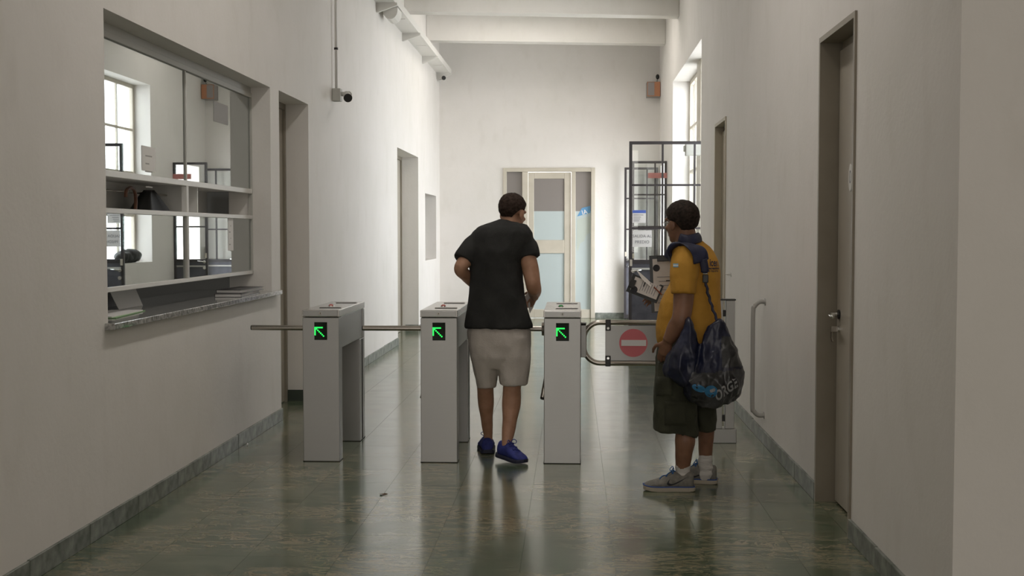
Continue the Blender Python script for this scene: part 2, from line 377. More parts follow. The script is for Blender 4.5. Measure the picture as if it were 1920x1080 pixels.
def text2d(s, bold=0.0):
    """2-D triangles of a text one unit high, centred"""
    if (s, bold) in _tc: return _tc[(s, bold)]
    c = bpy.data.curves.new('t', 'FONT'); c.body = s; c.size = 1; c.align_x = 'CENTER'; c.align_y = 'CENTER'; c.offset = bold; c.resolution_u = 3
    o = bpy.data.objects.new('t', c); COL.objects.link(o)
    ev = o.evaluated_get(bpy.context.evaluated_depsgraph_get()); me = bpy.data.meshes.new_from_object(ev)
    r = ([(v.co.x, v.co.y) for v in me.vertices], [tuple(p.vertices) for p in me.polygons])
    bpy.data.objects.remove(o); bpy.data.curves.remove(c); bpy.data.meshes.remove(me); _tc[(s, bold)] = r
    return r
def text(name, s, c, ux, uz, size, m, parent, bold=0.0):
    p, f = text2d(s, bold); c = Vector(c); ux = Vector(ux); uz = Vector(uz)
    return link(name, me_from([c + ux * (a * size) + uz * (b * size) for a, b in p], f, name), m, parent)

# ================================================================== SETTING
XL, XR, XF, YE, YH, ZC = -2.33, 1.36, 1.48, 21.35, 4.42, 4.95
def wall(name, x0, x1, y0, y1, z1, holes, m, axis='y'):
    """a wall of real thickness with openings (a0, a1, z0, z1)"""
    g = G(); cuts = sorted(set([y0, y1] + [h[0] for h in holes] + [h[1] for h in holes]))
    for a, b in zip(cuts, cuts[1:]):
        spans = [(0.0, z1)]
        for h in holes:
            if h[0] <= a + 1e-6 and h[1] >= b - 1e-6:
                ns = []
                for s0, s1 in spans:
                    if h[2] > s0 + 1e-6: ns.append((s0, min(h[2], s1)))
                    if h[3] < s1 - 1e-6: ns.append((max(h[3], s0), s1))
                spans = ns
        for s0, s1 in spans:
            if axis == 'y': g.box(x0, x1, a, b, s0, s1)
            else: g.box(a, b, x0, x1, s0, s1)
    me = g.mesh(name); bm = bmesh.new(); bm.from_mesh(me)
    bmesh.ops.remove_doubles(bm, verts=bm.verts, dist=1e-5)
    seen = {}
    for f in bm.faces: seen.setdefault(tuple(sorted(v.index for v in f.verts)), []).append(f)
    bmesh.ops.delete(bm, geom=[f for l in seen.values() if len(l) > 1 for f in l], context='FACES_ONLY')
    bm.to_mesh(me); bm.free()
    return tag(link(name, me, m), kind='structure')

BY0, BY1, BZ0, BZ1 = 6.03, 9.38, 1.035, 2.61           # booth opening
D1, D2, HA = (9.66, 10.74), (16.2, 18.4), (19.25, 20.8)
wall_left = wall('wall_left', XL - 0.33, XL, YH, YE, ZC, [(BY0, BY1, BZ0, BZ1), (*D1, 0, 2.62), (*D2, 0, 2.62), (*HA, 1.05, 2.11)], M['wall'])
DR1, DR2 = (6.045, 6.85), (11.08, 11.85)
wall_right = wall('wall_right', XR, XR + 0.45, YH, 13.25, ZC, [(*DR1, 0, 2.535), (*DR2, 0, 2.50)], M['wall'])
wall_far_right = wall('wall_far_right', XF, XF + 0.40, 13.25, YE, ZC, [(14.35, 15.75, 0, 3.74), (15.75, 18.53, 1.04, 3.74), (19.72, 20.95, 0, 2.62)], M['wall'])
eL, eT = at(943, 315, YE), at(1116, 315, YE)
wall_back = wall('wall_back', YE, YE + 0.25, XL - 0.33, XF + 0.40, ZC, [(eL.x, eT.x, 0, eL.z)], M['wall'], axis='x')
wall_front_right = wall('wall_front_right', YH, YH + 0.30, XR + 0.45, 6.0, ZC, [], M['hall'], axis='x')
wall_front_left = wall('wall_front_left', YH, YH + 0.30, -6.0, XL - 0.33, ZC, [], M['hall'], axis='x')
wall_hall_right = wall('wall_hall_right', 6.0, 6.2, -6, YH + 0.3, ZC, [], M['hall'])
wall_hall_left = wall('wall_hall_left', -6.2, -6.0, -6, YH + 0.3, ZC, [], M['hall'])
wall_hall_rear = wall('wall_hall_rear', -6.2, -6.0, -6.2, 6.2, ZC, [], M['hall'], axis='x')
# end face of the near right wall is plastered like the hall
# floor: slab, single tiles as far as they can be told apart, then a joined field
floor = tag(G().box(-6.2, 1.9, -6.2, YE + 2.2, -0.2, -0.005).box(1.9, 6.2, -6.2, YH + 0.3, -0.2, -0.005).obj('floor', M['joint']), kind='structure')
hallfl = tag(G().box(-6.0, 6.0, -6.0, 4.708, -0.005, 0).obj('floor_hall', M['floor'], floor), None)
TX = [XL] + [0.19 + 0.424 * k for k in range(-5, 3)] + [XR]
TX = [x for i, x in enumerate(TX) if i == 0 or x - TX[i - 1] > 0.02]
TY = [5.55 + 0.42 * k for k in range(-2, 18)]
gp = 0.0007
_tm = {}
for i in range(len(TX) - 1):
    w = round(TX[i + 1] - TX[i] - 2 * gp, 4)
    for j in range(len(TY) - 1):
        if w not in _tm:
            me = G().box(-w / 2, w / 2, -0.21 + gp, 0.21 - gp, -0.0048, 0).mesh('floor_tile'); me.materials.append(M['floor']); _tm[w] = me
        o = bpy.data.objects.new('floor_tile', _tm[w]); COL.objects.link(o); o.parent = floor
        o.location = Vector(((TX[i] + TX[i + 1]) / 2, (TY[j] + TY[j + 1]) / 2, 0)) - wloc(floor)
g = G()
ys = [TY[-1] + 0.42 * k for k in range(22)]
for a, b in zip(ys, ys[1:]):
    if a >= YE: break
    for i in range(len(TX) - 1):
        x1 = TX[i + 1] if i < len(TX) - 2 else (XF if a > 13.2 else XR)
        g.box(TX[i] + gp, x1 - gp, a + gp, min(b, YE) - gp, -0.0048, 0)
tag(g.obj('distant_tiles', M['floor'], floor), kind='stuff')
g = G()                                                     # thresholds inside the door recesses
for a, b in (D1, D2): g.box(XL - 0.33, XL - 0.001, a, b, -0.0048, 0.0)
g.box(XR + 0.001, XR + 0.45, *DR1, -0.0048, 0.0).box(XR + 0.001, XR + 0.45, *DR2, -0.0048, 0.0).box(XF, XF + 0.4, 14.35, 15.75, -0.0048, 0).box(XF, XF + 0.4, 19.72, 20.95, -0.0048, 0)
g.obj('threshold', M['floor'], floor)
tag(G().box(XF + 0.41, 16, 10, 26, -0.25, -0.06).obj('ground', M['outside']), kind='structure')
ceiling = tag(G().box(-6.2, 6.2, -6.2, YH + 0.3, ZC, ZC + 0.15).box(XL - 0.33, XF + 0.4, YH + 0.3, YE + 0.25, ZC, ZC + 0.15).obj('ceiling', M['ceiling']), kind='structure')
for k in range(6):
    y0 = 19.75 - 2.55 * k; sk = 0.28
    tag(G().prism([(XL, y0 - sk, 4.53), (XR if y0 < 13.2 else XF, y0 + sk, 4.53), (XR if y0 < 13.2 else XF, y0 + sk + 0.26, 4.53), (XL, y0 - sk + 0.26, 4.53)], (0, 0, ZC - 4.53)).obj('trim_%d' % (k + 1), M['ceiling'], bevel=0.012), kind='structure')

# skirting: stone slabs side by side
def skirting(name, runs, xw, sgn):
    e = bpy.data.objects.new(name, None); COL.objects.link(e); e['kind'] = 'structure'; e.location = (xw, runs[0][0], 0)
    for a, b in runs:
        n = max(1, round((b - a) / 0.62)); st = (b - a) / n
        for i in range(n):
            h = 0.098 + random.uniform(-0.004, 0.003); t = 0.014 + random.uniform(0, 0.003)
            x0, x1 = sorted((xw, xw + sgn * t))
            G().box(x0, x1, a + i * st + 0.001, a + (i + 1) * st - 0.001, 0, h).obj('stone_slab', M['stone'], e, bevel=0.002, seg=1)
    return e
skirting('baseboard_left', [(YH, 9.655), (10.745, 16.19), (18.41, YE)], XL, 1)
skirting('baseboard_right', [(YH, 6.015), (6.88, 11.05), (11.88, 13.25)], XR, -1)
skirting('baseboard_far_right', [(13.26, 14.34), (15.76, 19.71), (20.96, YE)], XF, -1)
e = bpy.data.objects.new('baseboard_back', None); COL.objects.link(e); e['kind'] = 'structure'; e.location = (0, YE, 0)
for a, b in ((XL + 0.02, eL.x - 0.6), (eL.x - 0.59, eL.x - 0.01), (eT.x + 0.01, eT.x + 0.55), (eT.x + 0.56, XF - 0.02)):
    G().box(a, b, YE - 0.015, YE, 0, 0.098).obj('stone_slab', M['stone'], e, bevel=0.002, seg=1)

# ---------------------------------------------------------------- recess doors in the left wall
def recess_door(name, y0, y1, zt, depth):
    e = bpy.data.objects.new(name, None); COL.objects.link(e); e['kind'] = 'structure'; e.location = (XL - depth, (y0 + y1) / 2, 0)
    xf = XL - depth
    G().box(xf - 0.07, xf, y0, y0 + 0.05, 0, zt).box(xf - 0.07, xf, y1 - 0.05, y1, 0, zt).box(xf - 0.07, xf, y0 + 0.05, y1 - 0.05, zt - 0.05, zt).obj('door_frame', M['door_frame'], e)
    lf = G().box(xf - 0.06, xf - 0.02, y0 + 0.053, y1 - 0.053, 0.008, zt - 0.053).obj('door_leaf', M['door'], e)
    G().tube([(xf - 0.02, y0 + 0.12, 1.05), (xf + 0.035, y0 + 0.12, 1.05), (xf + 0.035, y0 + 0.24, 1.05)], 0.01, 8).obj('door_handle', M['chrome'], lf, smooth=True)
    return e
recess_door('door_4', *D1, 2.62, 0.20)
recess_door('door_5', *D2, 2.62, 0.245)
# green painted plinths on the far jambs of the recess
G().box(XL - 0.2, XL - 0.002, D1[1] - 0.012, D1[1] - 0.001, 0, 0.10).obj('jamb_skirting', mat('dark_green_plinth', (0.05, 0.065, 0.05), 0.4), wall_left)
G().box(XL - 0.2, XL - 0.002, D2[1] - 0.012, D2[1] - 0.001, 0, 0.10).obj('jamb_skirting', M['stone'], wall_left)
# small hatch window in the left wall
e = bpy.data.objects.new('window_3', None); COL.objects.link(e); e['kind'] = 'structure'; e.location = (XL - 0.2, 20.0, 1.05)
G().box(XL - 0.25, XL - 0.2, HA[0], HA[0] + 0.06, 1.05, 2.11).box(XL - 0.25, XL - 0.2, HA[1] - 0.06, HA[1], 1.05, 2.11).box(XL - 0.25, XL - 0.2, HA[0] + 0.06, HA[1] - 0.06, 1.05, 1.11).box(XL - 0.25, XL - 0.2, HA[0] + 0.06, HA[1] - 0.06, 2.05, 2.11).box(XL - 0.25, XL - 0.2, 20.0, 20.05, 1.11, 2.05).obj('window_frame', M['grey_plastic'], e)
for a, b in ((HA[0] + 0.06, 20.0), (20.05, HA[1] - 0.06)):
    G().box(XL - 0.235, XL - 0.228, a, b, 1.11, 2.05).obj('pane', M['grey_film'], e)
# ---------------------------------------------------------------- taupe doors in the right wall
def right_door(name, y0, y1, zt, handle=True, deep=0.095, fm='door_frame'):
    e = bpy.data.objects.new(name, None); COL.objects.link(e); e['kind'] = 'structure'; e.location = (XR, (y0 + y1) / 2, 0)
    xo, xi = XR - 0.012, XR + 0.16
    f = G()
    f.box(xo, xi, y1 - 0.002, y1 + 0.028, 0, zt + 0.028).box(xo, xi, y0 - 0.028, y0 + 0.002, 0, zt + 0.028).box(xo, xi, y0 + 0.002, y1 - 0.002, zt - 0.002, zt + 0.028)
    f.box(xi - 0.055, xi, y0 + 0.002, y0 + 0.022, 0, zt - 0.002).box(xi - 0.055, xi, y0 + 0.022, y1 - 0.022, zt - 0.04, zt - 0.002)
    f.obj('door_frame', M[fm], e)
    xd = XR + deep
    lf = G().box(xd, xd + 0.04, y0 + 0.025, y1 - 0.01, 0.012, zt - 0.045).obj('door_leaf', M['beige' if fm == 'beige' else 'door'], e, bevel=0.002, seg=1)
    G().box(xd + 0.045, xd + 0.06, y0, y1, 0, zt).obj('door_stop', M['gap'], e)
    if handle:
        yh = y1 - 0.075
        G().disc((xd + 0.001, yh, 1.05), (-1, 0, 0), 0.026, 0.01).obj('handle_rose', M['black'], lf, smooth=False)
        tag(G().tube(spline([(xd - 0.008, yh, 1.05), (xd - 0.05, yh, 1.05), (xd - 0.062, yh - 0.03, 1.05), (xd - 0.062, yh - 0.12, 1.045)], 5), 0.0105, 10).obj('door_handle', M['chrome'], lf, smooth=True), 'chrome lever handle')
        G().disc((xd + 0.001, yh, 0.97), (-1, 0, 0), 0.016, 0.012).obj('lock_cylinder', M['chrome'], lf)
        k = G(); k.box(xd - 0.045, xd - 0.012, yh - 0.004, yh + 0.004, 0.955, 0.985); k.tube([(xd - 0.04, yh, 0.955), (xd - 0.04, yh + 0.004, 0.92), (xd - 0.036, yh - 0.004, 0.90)], 0.006, 6)
        k.obj('key', M['tube'], lf)
    return e
right_door('door_2', *DR1, 2.535)
M['beige'] = noisy(mat('beige_door_paint', (0.46, 0.41, 0.31), 0.42), (0.43, 0.38, 0.29), (0.49, 0.44, 0.34), 3, 4)
right_door('door_3', *DR2, 2.50, False, 0.06, 'beige')
# oval room number on the near door
xs = XR + 0.0945; cz = atX(1595.5, 333, xs); ov = []
for k in range(28):
    t = 2 * PI * k / 28; ov.append((xs, cz.y + 0.042 * math.cos(t), cz.z + 0.072 * math.sin(t)))
rs = thing('door_number_plate', (xs, cz.y, cz.z - 0.07), 'white oval number plate reading 0 on the taupe door nearest the camera', 'sign')
G().prism(ov, (-0.004, 0, 0)).obj('plate', M['white'], rs)
text('number', '0', (xs - 0.0045, cz.y, cz.z), (0, -1, 0), (0, 0, 1), 0.10, M['grey_ink'], rs)

# ---------------------------------------------------------------- ticket booth window (left wall)
XG = -2.49
w1 = bpy.data.objects.new('window_1', None); COL.objects.link(w1); w1['kind'] = 'structure'; w1.location = (XG, 7.7, BZ0)
def bar(y0, y1, z0, z1, name, m=M['white'], d=0.035):
    return G().box(XG - d / 2, XG + d / 2, y0, y1, z0, z1).obj(name, m, w1, bevel=0.002, seg=1)
ZB = (1.178, 1.203, 1.60, 1.628, 1.795, 1.83, 2.525, 2.56)
bar(BY0, BY1, 2.53, 2.565, 'top_rail', M['grey_plastic'])
G().box(XG - 0.03, XG + 0.01, BY0, BY1, 2.565, 2.61).obj('head_filler', M['grey_plastic'], w1)
bar(BY0, BY1, ZB[4], ZB[5], 'shelf_rail'); bar(BY0, BY1, ZB[2], ZB[3], 'shelf_rail'); bar(BY0, BY1, ZB[0], ZB[1], 'bottom_rail')
ym = 7.78
bar(ym - 0.02, ym + 0.02, ZB[1], ZB[2], 'mullion', M['grey_plastic']); bar(ym - 0.02, ym + 0.02, ZB[3], ZB[4], 'mullion', M['shelf']); bar(ym - 0.008, ym + 0.008, ZB[5], 2.53, 'mullion', M['grey_plastic'], 0.025)
bar(BY1 - 0.012, BY1, ZB[0], 2.53, 'side_frame', M['grey_plastic']); bar(BY0, BY0 + 0.012, ZB[0], 2.53, 'side_frame', M['grey_plastic'])
for (a, b) in ((BY0 + 0.012, ym - 0.008), (ym + 0.008, BY1 - 0.012)):
    tag(G().box(XG - 0.003, XG + 0.003, a, b, ZB[5], 2.53).obj('pane', M['mirror_glass'], w1), 'upper mirror-like pane')
    tag(G().box(XG - 0.003, XG + 0.003, a, b, ZB[1], ZB[2]).obj('pane', M['mirror_glass'], w1), 'lower mirror-like pane')
# open pigeonhole between the panes
G().box(-2.86, XG - 0.02, BY0 - 0.1, BY1 + 0.1, 1.60, 1.615).box(-2.86, XG - 0.02, BY0 - 0.1, BY1 + 0.1, 1.81, 1.825).box(-2.875, -2.86, BY0 - 0.1, BY1 + 0.1, 1.60, 1.825).box(-2.86, XG - 0.02, 8.1, 8.115, 1.615, 1.81).obj('pigeonhole', M['shelf'], w1)
G().tube([(-2.72, BY0 - 0.1, 1.745), (-2.72, 8.1, 1.745)], 0.007, 8).obj('hanging_rail', M['tube'], w1)
# booth room shell
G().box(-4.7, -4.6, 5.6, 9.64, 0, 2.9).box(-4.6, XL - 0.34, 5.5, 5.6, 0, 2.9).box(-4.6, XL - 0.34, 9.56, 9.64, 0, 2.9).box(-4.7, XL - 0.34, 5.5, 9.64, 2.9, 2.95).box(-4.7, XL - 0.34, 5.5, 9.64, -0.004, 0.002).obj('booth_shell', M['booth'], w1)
# granite ledge, one continuous slab through the wall
lg = G().box(-2.95, XL + 0.05, 5.985, 9.52, 1.012, 1.045).obj('service_ledge', M['granite'], bevel=0.004)
tag(lg, 'polished grey granite ledge under the ticket window, running through the wall', 'counter')
# things in the booth window
def glass_note(name, px0, py0, px1, py1, label, m, lines):
    a, b = atX(px0, py1, XG + 0.004), atX(px1, py0, XG + 0.004); c_, d_ = atX(px0, py0, XG + 0.004), atX(px1, py1, XG + 0.004)
    z0, z1 = (a.z + d_.z) / 2, (b.z + c_.z) / 2
    r = thing(name, (XG + 0.004, (a.y + b.y) / 2, z0), label, 'notice')
    G().box(XG + 0.0035, XG + 0.0045, a.y, b.y, z0, z1).obj('sheet', m, r)
    if lines:
        g = G()
        for k in range(lines): g.box(XG + 0.0045, XG + 0.005, a.y + 0.06, b.y - 0.06 - 0.05 * (k % 2), z1 - 0.06 - 0.045 * k, z1 - 0.052 - 0.045 * k)
        o = g.obj('printed_lines', mat('faint_print', (0.42, 0.40, 0.38), 0.8), r); o['kind'] = 'stuff'
    return r
M['note'] = mat('pale_note_paper', (0.80, 0.78, 0.75), 0.8)
glass_note('printed_notice', 266, 275, 291, 321, 'pale printed notice stuck low on the upper left booth pane', M['note'], 5)
glass_note('blank_sheet', 401, 194, 427, 231, 'blank grey sheet stuck high on the upper right booth pane', mat('grey_sheet', (0.34, 0.33, 0.315), 0.8), 0)
glass_note('narrow_notice', 428, 409, 437, 470, 'narrow white strip notice at the right end of the lower booth pane', M['note'], 5)
def slab_rot(c, ux, uy, uz, lx, ly, lz):
    c = Vector(c); ux, uy, uz = Vector(ux).normalized() * lx / 2, Vector(uy).normalized() * ly / 2, Vector(uz).normalized() * lz / 2
    v = [c + ux * a + uy * b + uz * d for d in (-1, 1) for b in (-1, 1) for a in (-1, 1)]
    return v, [(0, 2, 3, 1), (4, 5, 7, 6), (0, 1, 5, 4), (2, 6, 7, 3), (0, 4, 6, 2), (1, 3, 7, 5)]
ZL = 1.045
nb = thing('notebook', (-2.42, 8.75, ZL), 'closed dark notebook at the bottom of the pair on the granite ledge', 'notebook', 'notebooks on the ledge')
def notebook(root, c, ry, lx, ly, cover):
    c = Vector(c); r = Matrix.Rotation(ry, 3, 'Z'); ux, uy = r @ Vector((1, 0, 0)), r @ Vector((0, 1, 0)); z = Vector((0, 0, 1))
    for s, nm in ((0.0015, 'cover'), (0.0225, 'cover')):
        G().add(*slab_rot(c + z * s, ux, uy, z, lx, ly, 0.003)).obj(nm, cover, root)
    G().add(*slab_rot(c + z * 0.012 - ux * 0.004, ux, uy, z, lx - 0.012, ly - 0.008, 0.0178)).obj('pages', M['paper'], root)
    G().add(*slab_rot(c + z * 0.012 - ux * (lx / 2 - 0.001), ux, uy, z, 0.003, ly, 0.024)).obj('spine', cover, root)
notebook(nb, (-2.42, 8.75, ZL), 0.05, 0.19, 0.62, M['dark_metal'])
nb2 = thing('notebook', (-2.41, 8.78, ZL + 0.0242), 'closed pale-edged notebook on top of the pair on the granite ledge', 'notebook', 'notebooks on the ledge')
notebook(nb2, (-2.415, 8.80, ZL + 0.0242), -0.04, 0.18, 0.55, M['dark_metal'])
# folded white card standing on the ledge
a, b = atX(283, 540, -2.60), atX(333, 560, -2.56)
cd = G(); p0 = Vector((-2.66, 7.05, ZL)); p1 = Vector((-2.66, 7.45, ZL))
cd.prism([p0, p1, p1 + Vector((-0.07, -0.03, 0.19)), p0 + Vector((-0.07, -0.06, 0.19))], (0.003, 0, 0.001))
cd.prism([p0 + Vector((-0.14, 0.0, 0)), p1 + Vector((-0.14, 0, 0)), p1 + Vector((-0.07, -0.03, 0.19)), p0 + Vector((-0.07, -0.06, 0.19))], (0.003, 0, 0.001))
tag(cd.obj('folded_card', M['paper']), 'blank white folded card standing like a tent on the ledge', 'card')
cb = thing('clipboard', (-2.52, 6.6, ZL), 'clipboard with white and green sheets lying flat on the granite ledge', 'clipboard')
G().add(*slab_rot((-2.53, 6.62, ZL + 0.003), (1, 0.1, 0), (-0.1, 1, 0), (0, 0, 1), 0.2, 0.62, 0.004)).obj('board', M['green_sheet'], cb)
G().add(*slab_rot((-2.53, 6.60, ZL + 0.008), (1, 0.06, 0), (-0.06, 1, 0), (0, 0, 1), 0.18, 0.56, 0.006)).obj('sheets', M['paper'], cb)
G().add(*slab_rot((-2.53, 6.36, ZL + 0.018), (1, 0.06, 0), (-0.06, 1, 0), (0, 0, 1), 0.09, 0.05, 0.014)).obj('clip', M['black'], cb, bevel=0.004)
# umbrella with crook handle and black cloth shapes in the pigeonhole
um = thing('umbrella', (-2.70, 7.0, 1.616), 'umbrella with a polished brown crook handle hooked in the pigeonhole', 'umbrella')
u0 = atX(250, 395, -2.68)
G().tube(spline([(-2.68, u0.y + 0.03, 1.616), (-2.68, u0.y + 0.045, 1.70), (-2.68, u0.y + 0.02, 1.755), (-2.68, u0.y - 0.05, 1.768), (-2.68, u0.y - 0.115, 1.745), (-2.68, u0.y - 0.12, 1.71)], 5), 0.011, 10).obj('crook_handle', M['wood'], um, smooth=True)
G().tube([(-2.68, u0.y + 0.03, 1.616), (-2.68, u0.y + 0.031, 1.63)], 0.014, 10).obj('collar', M['chrome'], um)
def cloth_peak(name, y0, y1, yp, zp, label):
    rings = []
    for k in range(7):
        t = k / 6; c = Vector((-2.70 + 0.01 * t, (y0 + y1) / 2 * (1 - t) + yp * t, 1.616 + (zp - 1.616) * t)); w = (y1 - y0) / 2 * (1 - t) ** 0.8 + 0.02 * t
        rings.append([c + Vector(((0.09 - 0.06 * t) * math.cos(q) * (1 + 0.25 * math.sin(5 * q)), w * math.sin(q) * (1 + 0.08 * math.sin(7 * q)), 0)) for q in [2 * PI * j / 24 for j in range(24)]])
    v, f = ring_geo(rings)
    return tag(link(name, me_from(v, f, name, True), M['umbrella']), label, 'cloth')
p = atX(268, 396, -2.64); q = atX(335, 396, -2.64); r_ = atX(293, 356, -2.64)
cloth_peak('folded_raincoat', p.y + 0.02, q.y - 0.05, r_.y, 1.765, 'black folded raincoat peaking beside the crook handle in the pigeonhole')
cloth_peak('folded_scarf', BY0 - 0.05, atX(225, 394, -2.64).y, BY0 + 0.05, 1.77, 'black folded cloth at the near end of the pigeonhole, cut by the window edge')
# dark counter box inside the booth
bd = thing('booth_desk', (-3.15, 7.5, 0), 'dark desk inside the ticket booth behind the ledge', 'desk')
G().box(-3.5, -2.99, 5.8, 9.4, 0.70, 0.74).obj('desktop', M['dark_metal'], bd)
for y in (5.85, 9.3): G().box(-3.45, -3.05, y, y + 0.04, 0.002, 0.70).obj('side_panel', M['dark_metal'], bd)

# ---------------------------------------------------------------- cream end door
d1 = bpy.data.objects.new('door_1', None); COL.objects.link(d1); d1['kind'] = 'structure'; d1.location = ((eL.x + eT.x) / 2, YE, 0)
def ez(py): return at(1030, py, YE).z
def ex(px): return at(px, 440, YE).x
def epart(name, x0, x1, z0, z1, y0, y1, m, parent=d1, bevel=0.004):
    return G().box(x0, x1, y0, y1, z0, z1).obj(name, m, parent, bevel=bevel, seg=1)
zt = eL.z
fr = G().box(eL.x, ex(950), YE - 0.02, YE + 0.12, 0, zt).box(ex(1108), eT.x, YE - 0.02, YE + 0.12, 0, zt).box(ex(950), ex(1108), YE - 0.02, YE + 0.12, ez(322), zt).box(ex(979), ex(990), YE - 0.01, YE + 0.1, 0, ez(322)).box(ex(1071), ex(1079), YE - 0.01, YE + 0.1, 0, ez(322))
fr.obj('door_frame', M['cream'], d1, bevel=0.005, seg=1)
lf = G().box(ex(990) + 0.004, ex(1001), YE + 0.01, YE + 0.06, 0.01, ez(323)).box(ex(1058), ex(1071) - 0.004, YE + 0.01, YE + 0.06, 0.01, ez(323)).box(ex(1001), ex(1058), YE + 0.01, YE + 0.06, ez(335), ez(323)).box(ex(1001), ex(1058), YE + 0.01, YE + 0.06, ez(475), ez(450)).box(ex(1001), ex(1058), YE + 0.01, YE + 0.06, 0.01, ez(580)).obj('door_leaf', M['cream'], d1, bevel=0.005, seg=1)
epart('pane', ex(1001), ex(1058), ez(396), ez(335), YE + 0.03, YE + 0.04, M['grey_film'], lf, 0)
epart('pane', ex(1001), ex(1058), ez(450), ez(396), YE + 0.029, YE + 0.041, M['film'], lf, 0)
epart('pane', ex(1001), ex(1058), ez(580), ez(475), YE + 0.03, YE + 0.04, M['film'], lf, 0)
for a, b in ((950, 979), (1079, 1108)):
    epart('side_panel', ex(a), ex(b), 0, ez(580), YE + 0.0, YE + 0.09, M['cream'])
    epart('pane', ex(a), ex(b), ez(396), ez(322), YE + 0.04, YE + 0.05, M['grey_film'], d1, 0)
    epart('pane', ex(a), ex(b), ez(580), ez(396), YE + 0.039, YE + 0.051, M['film'], d1, 0)
tag(G().tube([(ex(996), YE + 0.01, 1.06), (ex(996), YE - 0.04, 1.06), (ex(1008), YE - 0.04, 1.06)], 0.011, 8).obj('door_handle', M['chrome'], lf, smooth=True), 'chrome lever handle')
# reflection of a blue lettered sign and a pale shape, painted on the right side pane
bn = thing('blue_reflection', (ex(1095), YE + 0.03, ez(406)), 'painted reflection of a blue lettered sign on the right side pane of the cream door', 'sign')
G().prism([at(1082, 406, YE + 0.036), at(1107, 399, YE + 0.036), at(1107, 386, YE + 0.036), at(1091, 390, YE + 0.036)], (0, 0.002, 0)).obj('sign_reflection', mat('sky_blue_reflection', (0.13, 0.32, 0.55), 0.5), bn)
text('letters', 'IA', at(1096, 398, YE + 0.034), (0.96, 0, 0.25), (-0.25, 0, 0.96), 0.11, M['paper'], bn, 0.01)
dr = [at(x, y, YE + 0.037) for x, y in ((1082, 412), (1107, 404), (1106, 436), (1100, 440), (1095, 452), (1088, 456), (1084, 470), (1081, 468))]
tag(G().prism(dr, (0, 0.0015, 0)).obj('pale_reflection', mat('pale_olive_reflection', (0.48, 0.53, 0.48), 0.7)), 'painted pale reflection below the blue one on the side pane', 'paper')
tag(G().box(eL.x - 0.3, eT.x + 0.3, YE + 1.9, YE + 2.0, 0, 3).obj('wall_rear_room', M['wall']), kind='structure')

# ---------------------------------------------------------------- far right window
w2 = bpy.data.objects.new('window_2', None); COL.objects.link(w2); w2['kind'] = 'structure'; w2.location = (XF + 0.28, 16.4, 1.04)
xw0, xw1 = XF + 0.25, XF + 0.30
f = G()
for a, b, z0 in ((14.35, 16.05, 1.04), (16.55, 18.53, 1.04)):
    f.box(xw0, xw1, a, a + 0.06, z0, 3.74).box(xw0, xw1, b - 0.06, b, z0, 3.74).box(xw0, xw1, a + 0.06, b - 0.06, z0, z0 + 0.06).box(xw0, xw1, a + 0.06, b - 0.06, 3.68, 3.74)
f.obj('window_frame', M['cream'], w2)
G().box(XF + 0.16, XF + 0.32, 16.05, 16.55, 1.04, 3.74).obj('pier', M['cream'], w2)
for a, b, n in ((14.41, 15.99, 3), (16.61, 18.47, 3)):
    st = (b - a) / n
    zz = [1.10, 1.75, 2.40, 3.05, 3.68]
    for i in range(1, n): G().box(xw0 + 0.01, xw1 - 0.01, a + i * st - 0.018, a + i * st + 0.018, 1.10, 3.68).obj('glazing_bar', M['cream'], w2)
    for z in zz[1:-1]: G().box(xw0 + 0.012, xw1 - 0.012, a, b, z - 0.018, z + 0.018).obj('glazing_bar', M['cream'], w2)
    for i in range(n):
        for z0, z1 in zip(zz, zz[1:]):
            G().box(xw0 + 0.022, xw0 + 0.026, a + i * st + 0.018, a + (i + 1) * st - 0.018, z0 + 0.018, z1 - 0.018).obj('pane', M['glass'], w2)
G().box(XF + 0.0, xw0, 15.76, 18.52, 1.04, 1.045).obj('window_sill', M['white'], w2)
G().box(XF + 0.26, XF + 0.29, 14.35, 15.75, 0, 1.04).obj('apron_panel', M['panel_metal'], w2)
# grey box high beside the window
gb = thing('grey_control_box', (1.62, 15.6, 2.58), 'pale grey control box mounted in the far window recess above the glazed door', 'box')
a, b = at(1286, 291, 15.6), at(1318, 268, 15.6)
G().box(a.x, b.x + 0.02, 15.6, 15.75, a.z, b.z).obj('case', M['grey_plastic'], gb, bevel=0.008)
G().box(a.x - 0.022, a.x, 15.63, 15.72, a.z + 0.05, b.z - 0.03).obj('knob', M['grey_plastic'], gb, bevel=0.006)
# black bag on the sill (seen in the booth glass)
bg_ = union([ell_geo((XF + 0.13, 17.9, 1.145), (0.12, 0.42, 0.10), 20, 12), ell_geo((XF + 0.12, 17.65, 1.13), (0.11, 0.25, 0.085), 20, 12)], 0.02, 2, wr=(0.02, (9, 9, 9), 3))
tag(link('duffel_bag', bg_, M['umbrella']), 'dark soft bag lying on the far window sill, seen mirrored in the booth glass', 'bag')

